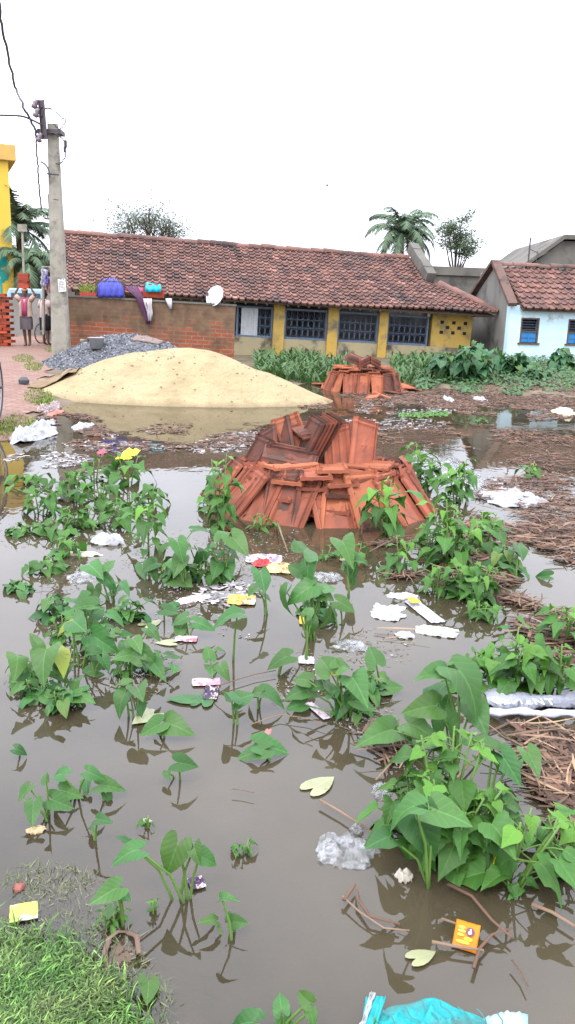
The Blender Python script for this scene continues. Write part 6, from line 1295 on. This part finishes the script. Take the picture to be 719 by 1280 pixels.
sheet('plastic_bag', 446, 1038, 18, 12, CP, 'small clear plastic bubble above the crumpled clear bag', seed=11, amp=.4)
sheet('plastic_bag', 478, 990, 26, 20, CP, 'crumpled clear plastic at the left foot of the big clump', seed=12, amp=.4)
sheet('foam_scrap', 505, 1097, 22, 14, flat('dirty_cream_foam', (.50, .45, .36), .8, .5), 'dirty cream lump of foam below the biggest leafy plant', 'foam scrap', seed=13, amp=.45)
sheet('paper_sheet', 485, 766, 42, 20, PW, 'larger crumpled white paper left of the silver packet', 'paper', seed=14, amp=.16, sq=.45, rot=-.2)
sheet('paper_sheet', 546, 790, 54, 12, PW, 'slim white paper sheet right of the crumpled white paper', 'paper', seed=15, amp=.14, sq=.6, rot=-.35)
sheet('paper_sheet', 506, 795, 24, 9, PW, 'small white paper scrap between the two larger papers', 'paper', seed=16, amp=.15)
sheet('paper_sheet', 503, 746, 40, 8, PW, 'white paper strip above the larger crumpled paper', 'paper', seed=17, amp=.1)
sheet('paper_sheet', 440, 808, 44, 14, CP, 'translucent wet film right of the narrow taro', 'plastic film', seed=18, amp=.06)
sheet('paper_sheet', 330, 700, 46, 10, printm('red_white_pack', (.50, .44, .44), (.42, .06, .05), (.20, .16, .30)), 'red and white crisp packet floating below the tile heap', 'packet', seed=19, amp=.2, sq=.5)
sheet('packet', 328, 706, 24, 8, flat('red_foil', (.42, .02, .02), .35, .5), 'dark red foil packet touching the red and white one', 'packet', seed=20, amp=.3)
sheet('packet', 350, 712, 34, 12, printm('yellow_foil', (.52, .42, .12), (.50, .46, .38), (.32, .10, .03)), 'yellow and cream packet right of the red foil', 'packet', seed=21, amp=.2)
sheet('packet', 302, 752, 36, 11, printm('yellow_brown_foil', (.46, .30, .06), (.16, .07, .03), (.5, .42, .3)), 'crinkled yellow and brown packet left of the tall mid-water taro', 'packet', seed=22, amp=.35)
sheet('packet', 383, 777, 18, 10, flat('yellow_wrapper', (.62, .42, .02), .4, .7), 'small yellow wrapper at the foot of the tall mid-water taro', 'packet', seed=23, amp=.35)
sheet('plastic_bag', 275, 745, 50, 10, CP, 'wet translucent film among the packets left of the tall taro', seed=24, amp=.08)
sheet('plastic_bag', 408, 722, 40, 12, CP, 'translucent film behind the tall mid-water taro', seed=25, amp=.1)
sheet('plastic_bag', 240, 750, 50, 7, PK if False else flat('pale_pink_strip', (.55, .42, .42)), 'pale pink plastic strip slanting up left of the yellow and brown packet', 'plastic strip', seed=26, amp=.2, rot=.6)
sheet('packet', 233, 800, 28, 7, printm('pink_paper', (.50, .40, .43), (.48, .15, .24), (.3, .1, .14), 40), 'pink and white paper floating below the taro with three wet leaves', 'packet', seed=27, amp=.2)
sheet('packet', 258, 854, 36, 9, printm('pink_sachet', (.52, .40, .44), (.50, .13, .24), (.4, .2, .25), 34), 'long pink sachet lying above the dark sachet', 'packet', seed=28, amp=.25, sq=.6, rot=.15)
sheet('packet', 264, 868, 18, 16, printm('dark_sachet', (.03, .018, .04), (.10, .04, .12), (.42, .34, .36), 60), 'dark purple sachet floating below the long pink one', 'packet', seed=29, amp=.4, sq=.7)
sheet('packet', 397, 890, 11, 22, printm('pink_white_wrapper', (.50, .42, .46), (.45, .12, .22), (.4, .35, .38), 50), 'pink and white wrapper standing out below the bushy central taro', 'packet', seed=30, amp=.3, sq=.8, rot=.5)
sheet('packet', 383, 827, 20, 9, printm('lilac_wrapper', (.45, .42, .50), (.18, .14, .36), (.5, .48, .5), 60), 'lilac and white wrapper right of the pointed-leaf taro', 'packet', seed=31, amp=.3, sq=.7)
sheet('packet', 246, 1106, 20, 14, printm('purple_sachet', (.05, .02, .06), (.16, .04, .15), (.50, .42, .40), 70), 'purple and white sachet at the foot of the large bottom-left taro', 'packet', seed=32, amp=.35, sq=.8, rot=.4)
o, W_, Hh = sheet('packet', 530, 765, 20, 28, printm('silver_packet', (.36, .36, .42), (.22, .18, .36), (.45, .45, .48), 40), 'silver and violet packet with a yellow corner, right of the white papers', 'packet', seed=33, amp=.12, sq=.85, rot=.3)
mb = MB(); mb.box((-.01, Hh*.32, .028), (W_*.6, Hh*.25, .003)); mb.build('yellow_corner', flat('yellow_print', (.6, .5, .03)), o, Matrix.Rotation(.3, 4, 'Z'))
o, W_, Hh = sheet('packet', 30, 1142, 34, 20, printm('lime_packet', (.34, .44, .06), (.42, .48, .20), (.46, .46, .40), 22), 'lime green and white packet lying on the drowned grass at the left edge', 'packet', seed=34, amp=.06, sq=.92, rot=.3)
o, W_, Hh = sheet('red_scrap', 24, 1110, 14, 10, flat('brick_scrap', (.24, .08, .06)), 'small red scrap in shallow water above the lime green packet', 'scrap', seed=35, amp=.1)
sheet('wood_scrap', 45, 1039, 24, 8, flat('yellowish_wood', (.40, .30, .16)), 'dry yellowish leaf scrap floating left of the tiny taro', 'scrap', seed=36, amp=.25, rot=.3)
sheet('clay_shard', 152, 1192, 40, 34, flat('sunken_clay', (.11, .07, .045), .5), 'brown sunken clay shard beside the grass bank', 'clay shard', seed=37, amp=.10, z=-.004)
mb = MB(); mb.tube([G(134, 1222, -.01), G(131, 1190, .012), G(137, 1172, .012)], .006, 6, flat=.4); mb.tube([G(158, 1165, .0), G(171, 1170, .014), G(174, 1192, .01)], .006, 6, flat=.4); mb.tube([G(137, 1172, .012), G(148, 1164, .014), G(158, 1165, .0)], .005, 6, flat=.4); tag(mb.build('clay_hoop', flat('clay_hoop', (.15, .09, .06), .5)), 'curved rim around the sunken clay shard by the grass bank', 'clay hoop')
sheet('yellow_flower', 161, 579, 20, 13, flat('bright_yellow', (.75, .52, .0), .5, .8), 'bright yellow crumpled wrapper on the tallest plant of the upper-left patch', 'wrapper', seed=38, amp=.35, z=.14)
sheet('red_scrap', 128, 566, 12, 5, flat('pink_red_scrap', (.30, .08, .10)), 'small pink-red scrap among the pale scum near the shore', 'scrap', seed=39, amp=.3)
sheet('red_scrap', 70, 517, 14, 7, flat('salmon_scrap', (.50, .16, .12)), 'salmon plastic scrap on the shore at the sand foot', 'scrap', seed=40, amp=.4)
sheet('plastic_bag', 560, 500, 10, 5, WP, 'tiny bluish white bag in the far litter belt', seed=41, amp=.5)
sheet('plastic_bag', 705, 517, 28, 5, flat('cream_film', (.60, .55, .35)), 'cream plastic strip at the right edge of the far litter belt', seed=42, amp=.3)
sheet('plastic_bag', 600, 500, 16, 3, WP, 'thin white strip in the middle of the far litter belt', seed=43, amp=.4)
sheet('plastic_bag', 560, 590, 70, 50, CP, 'big translucent plastic sheet behind the plants right of the tile heap', seed=44, amp=.12, nx=36, ny=30)
sheet('red_scrap', 595, 1083, 10, 22, flat('red_flower', (.45, .01, .03), .5), 'small red wrapper under the biggest leafy plant', 'wrapper', seed=45, amp=.8, z=.03)
sheet('yellow_scrap', 622, 1084, 24, 12, flat('yellow_green_scrap', (.60, .55, .03), .5), 'small yellow and green wrapper beside the red one under the leafy plant', 'wrapper', seed=46, amp=.6, z=.03)
sheet('red_scrap', 333, 918, 10, 22, flat('faded_red_film', (.30, .13, .11)), 'faint sunken red film below the winged taro', 'scrap', seed=47, amp=.02, z=.003, rot=-.3)
# orange packet with print
P = G(583, 1170, .02); t = thing('orange_packet', P, 'orange square packet with a white printed figure, lying on dry stalks', 'packet', M=Matrix.Translation(P) @ Matrix.Rotation(-.36, 4, 'Z') @ Matrix.Rotation(.5, 4, 'X'))
s_ = (P-CAM).dot(FW)/1000; a_ = 30*s_; mb = MB(); nx = 12; vs = []
for j in range(nx+1):
    for i in range(nx+1): u, v = i/nx-.5, j/nx-.5; vs.append((u*a_, v*a_*1.15, .007*math.cos(u*3)*math.cos(v*3)+.0015*noise.noise(Vector((u*9, v*9, 0)))))
mb.add(vs, [(j*(nx+1)+i, j*(nx+1)+i+1, (j+1)*(nx+1)+i+1, (j+1)*(nx+1)+i) for j in range(nx) for i in range(nx)])
o = mb.build('pouch', flat('orange_foil', (.58, .17, .0), .4, .8, .3), t, smooth=True); sm_ = o.modifiers.new('thick', 'SOLIDIFY'); sm_.thickness = .004
for (nm, cx, cy, rx, ry, c) in (('printed_panel', .15, .13, .18, .17, (.11, .035, .05)), ('printed_figure', .13, .08, .075, .06, (.62, .52, .50)), ('printed_figure', .15, .17, .035, .075, (.62, .52, .50)), ('printed_text', -.22, .25, .14, .055, (.62, .50, .04)), ('printed_text', -.20, .10, .15, .055, (.60, .52, .08)), ('printed_text', -.22, -.06, .14, .05, (.62, .50, .04)), ('printed_band', .10, -.17, .17, .075, (.28, .50, .01)), ('printed_text', -.08, -.33, .28, .06, (.64, .48, .02))):
    mb = MB(); zt = {'printed_figure': .0110+.0006*(cy > .1)}.get(nm, .0095); mb.add([(cx*a_+rx*a_*math.cos(q*PI/8), cy*a_+ry*a_*1.1*math.sin(q*PI/8), zt) for q in range(16)], [tuple(range(16))]); mb.build(nm, flat(nm, c, .35), t)
# silver cement sack
t = thing('cement_sack', G(665, 880, 0), 'long silver grey sack with faint lettering lying in the litter at the right', 'sack'); s_ = (G(665, 880, 0)-CAM).dot(FW)/1000
SV = gm('silver_sack_fabric', (.30, .31, .35), (.19, .20, .23), 9, .5, .35, stain=(.10, .10, .11), stsc=7, stth=(.48, .66), bump=.8, bsc=28, bd=.012)
mb = MB(); nx, nr_ = 90, 24; vs = []
for i in range(nx+1):
    f = i/nx; px = 606+f*150; cy = 878+2*math.sin(f*5)+7*f; c = G(px, cy, 0)-t.location; wv = (.75+.25*math.sin(f*7+1))*min(1, .45+f*6)*24*s_; 
    for j in range(nr_):
        a = 2*PI*j/nr_; k = 1+.25*noise.noise(Vector((f*9, math.cos(a)*2, math.sin(a)*2)))+.13*noise.noise(Vector((f*30, math.cos(a)*4, math.sin(a)*4))); vs.append((c.x, c.y+math.cos(a)*wv*k*1.1, max(-.02, .022+math.sin(a)*wv*.34*k+.006*noise.noise(Vector((f*40, math.cos(a)*5, 3))))))
mb.add(vs, [(i*nr_+j, i*nr_+(j+1) % nr_, (i+1)*nr_+(j+1) % nr_, (i+1)*nr_+j) for i in range(nx) for j in range(nr_)]+[tuple(range(nr_))]); sk = mb.build('sack_body', SV, t, smooth=True)
mb = MB(); pts = [G(612+q*11, 889+1.5*math.sin(q*1.3)+q*.35, .035)-t.location for q in range(12)]; mb.tube(pts, [.02+.006*math.sin(q*2) for q in range(12)], 8, flat=.6); mb.build('rolled_hem', gm('white_hem', (.50, .50, .57), (.32, .32, .38), 12, .5, .3, bump=.8, bsc=20, bd=.01), t, smooth=True)
fc = bpy.data.curves.new('lettering', 'FONT'); fc.body = 'CEMENT'; fc.size = 17*s_; fc.extrude = .001; fc.align_x = 'CENTER'; fc.space_character = 1.25
fo = bpy.data.objects.new('lettering', fc); COL.objects.link(fo); dg = bpy.context.evaluated_depsgraph_get(); dg.update(); me = bpy.data.meshes.new_from_object(fo.evaluated_get(dg)); bpy.data.objects.remove(fo)
me.materials.clear(); me.materials.append(flat('worn_white_print', (.72, .72, .76))); at = me.attributes.new('tint', 'FLOAT', 'POINT'); at.data.foreach_set('value', [1.]*len(me.vertices))
lo = bpy.data.objects.new('lettering', me); COL.objects.link(lo); lo.parent = t; LP = G(655, 884, .05)-t.location
bvt = None
from mathutils.bvhtree import BVHTree
bv = BVHTree.FromPolygons([v.co.copy() for v in sk.data.vertices], [tuple(p.vertices) for p in sk.data.polygons])
for v in me.vertices:
    x, y = v.co.x+LP.x, v.co.y*1.3+LP.y-.0; h_ = bv.ray_cast(Vector((x, y, 1)), Vector((0, 0, -1))); zz = h_[0].z if h_[0] else .06; v.co = Vector((x, y, zz+.004+v.co.z))
# turquoise sack at the bottom edge
t = thing('turquoise_sack', G(560, 1275, 0), 'torn turquoise woven sack with white ends, cut off by the bottom edge', 'sack'); B0 = t.location.copy()
TQ = gm('turquoise_weave', (.010, .30, .30), (.015, .20, .21), 7, .6, .3, stain=(.09, .10, .07), stsc=5, stth=(.46, .64), bump=.9, bsc=22, bd=.014)
def patch(nx, ny, fpx, zf, name, mat, par):
    mb = MB(); vs = []
    for j in range(ny+1):
        for i in range(nx+1): px, py = fpx(i/nx, j/ny); p = G(px, py, 0); z = zf(i/nx, j/ny); vs.append((p.x-B0.x, p.y-B0.y, z))
    mb.add(vs, [(j*(nx+1)+i, j*(nx+1)+i+1, (j+1)*(nx+1)+i+1, (j+1)*(nx+1)+i) for j in range(ny) for i in range(nx)]); o = mb.build(name, mat, par, smooth=True); sm_ = o.modifiers.new('thick', 'SOLIDIFY'); sm_.thickness = .003; return o
patch(90, 44, lambda u, v: (466+u*165, 1345-v*(38+56*(math.sin(PI*min(1, (u*.98+.06)**.85))**.6+.05*math.sin(u*17)))), lambda u, v: .004+.018*math.sin(PI*u)**.6*math.sin(PI*min(1, v*.8+.2))+min(1, (1-v)*5)*(.016*(1-abs(2*noise.noise(Vector((u*4-v*3, v*1.5+u, 1)))))**3+.008*noise.noise(Vector((u*6+v*4, v*6-u*3, 4)))+.007*(1-abs(2*noise.noise(Vector((u*9+v*5, v*3-u*2, 7)))))**4), 'woven_body', TQ, t)
patch(14, 12, lambda u, v: (450+u*16+v*5+10*v*u, 1310-v*42-u*v*4), lambda u, v: .012+.03*v+.012*noise.noise(Vector((u*6, v*5, 4))), 'folded_corner', TQ, t)
patch(8, 14, lambda u, v: (447+u*6+v*14, 1302-v*38), lambda u, v: .02+.03*v+.01*noise.noise(Vector((u*6, v*7, 9))), 'frayed_edge', WP, t)
patch(16, 10, lambda u, v: (598+u*62, 1330-v*52-u*8), lambda u, v: .004+.014*math.sin(PI*u)+.012*abs(noise.noise(Vector((u*8, v*5, 2)))), 'white_end', gm('white_weave', (.10, .34, .33), (.34, .40, .38), 12, .6, .3), t)
mb = MB(); sk_ = random.Random(5)
for q in range(7):
    x0 = 478+q*24; pts = []
    for i in range(9):
        f = i/8; px = x0+34*f-10*q*f*.3+2*math.sin(f*9+q); py = 1250+8*abs(q-2.5)*.6+30*f+1.5*math.sin(f*13+q*2); p = G(px, py, .034); pts.append(p-B0)
    mb.tube(pts, .0016, 5, flat=.5)
mb.build('crease_shade', flat('crease_shade_tint', (.03, .14, .14), .6), t)  # thin dark tubes painting the shade lines of the sack's creases
# drowned weeds and shore weeds near the near bank
blades('drowned_weeds', [(60, 1120, 70, 45), (120, 1160, 60, 50), (175, 1215, 40, 45), (60, 1060, 60, 20)], 5200, .015, .05, .0014, gm('drowned_weed', (.10, .13, .05), (.16, .15, .08), 5, .6), 'fine drowned weeds showing through the shallow water by the bank', 55, zf=lambda x, y: (-.022 if tz(x, y) < -.02 else None), cat='weeds', lay=1.5)
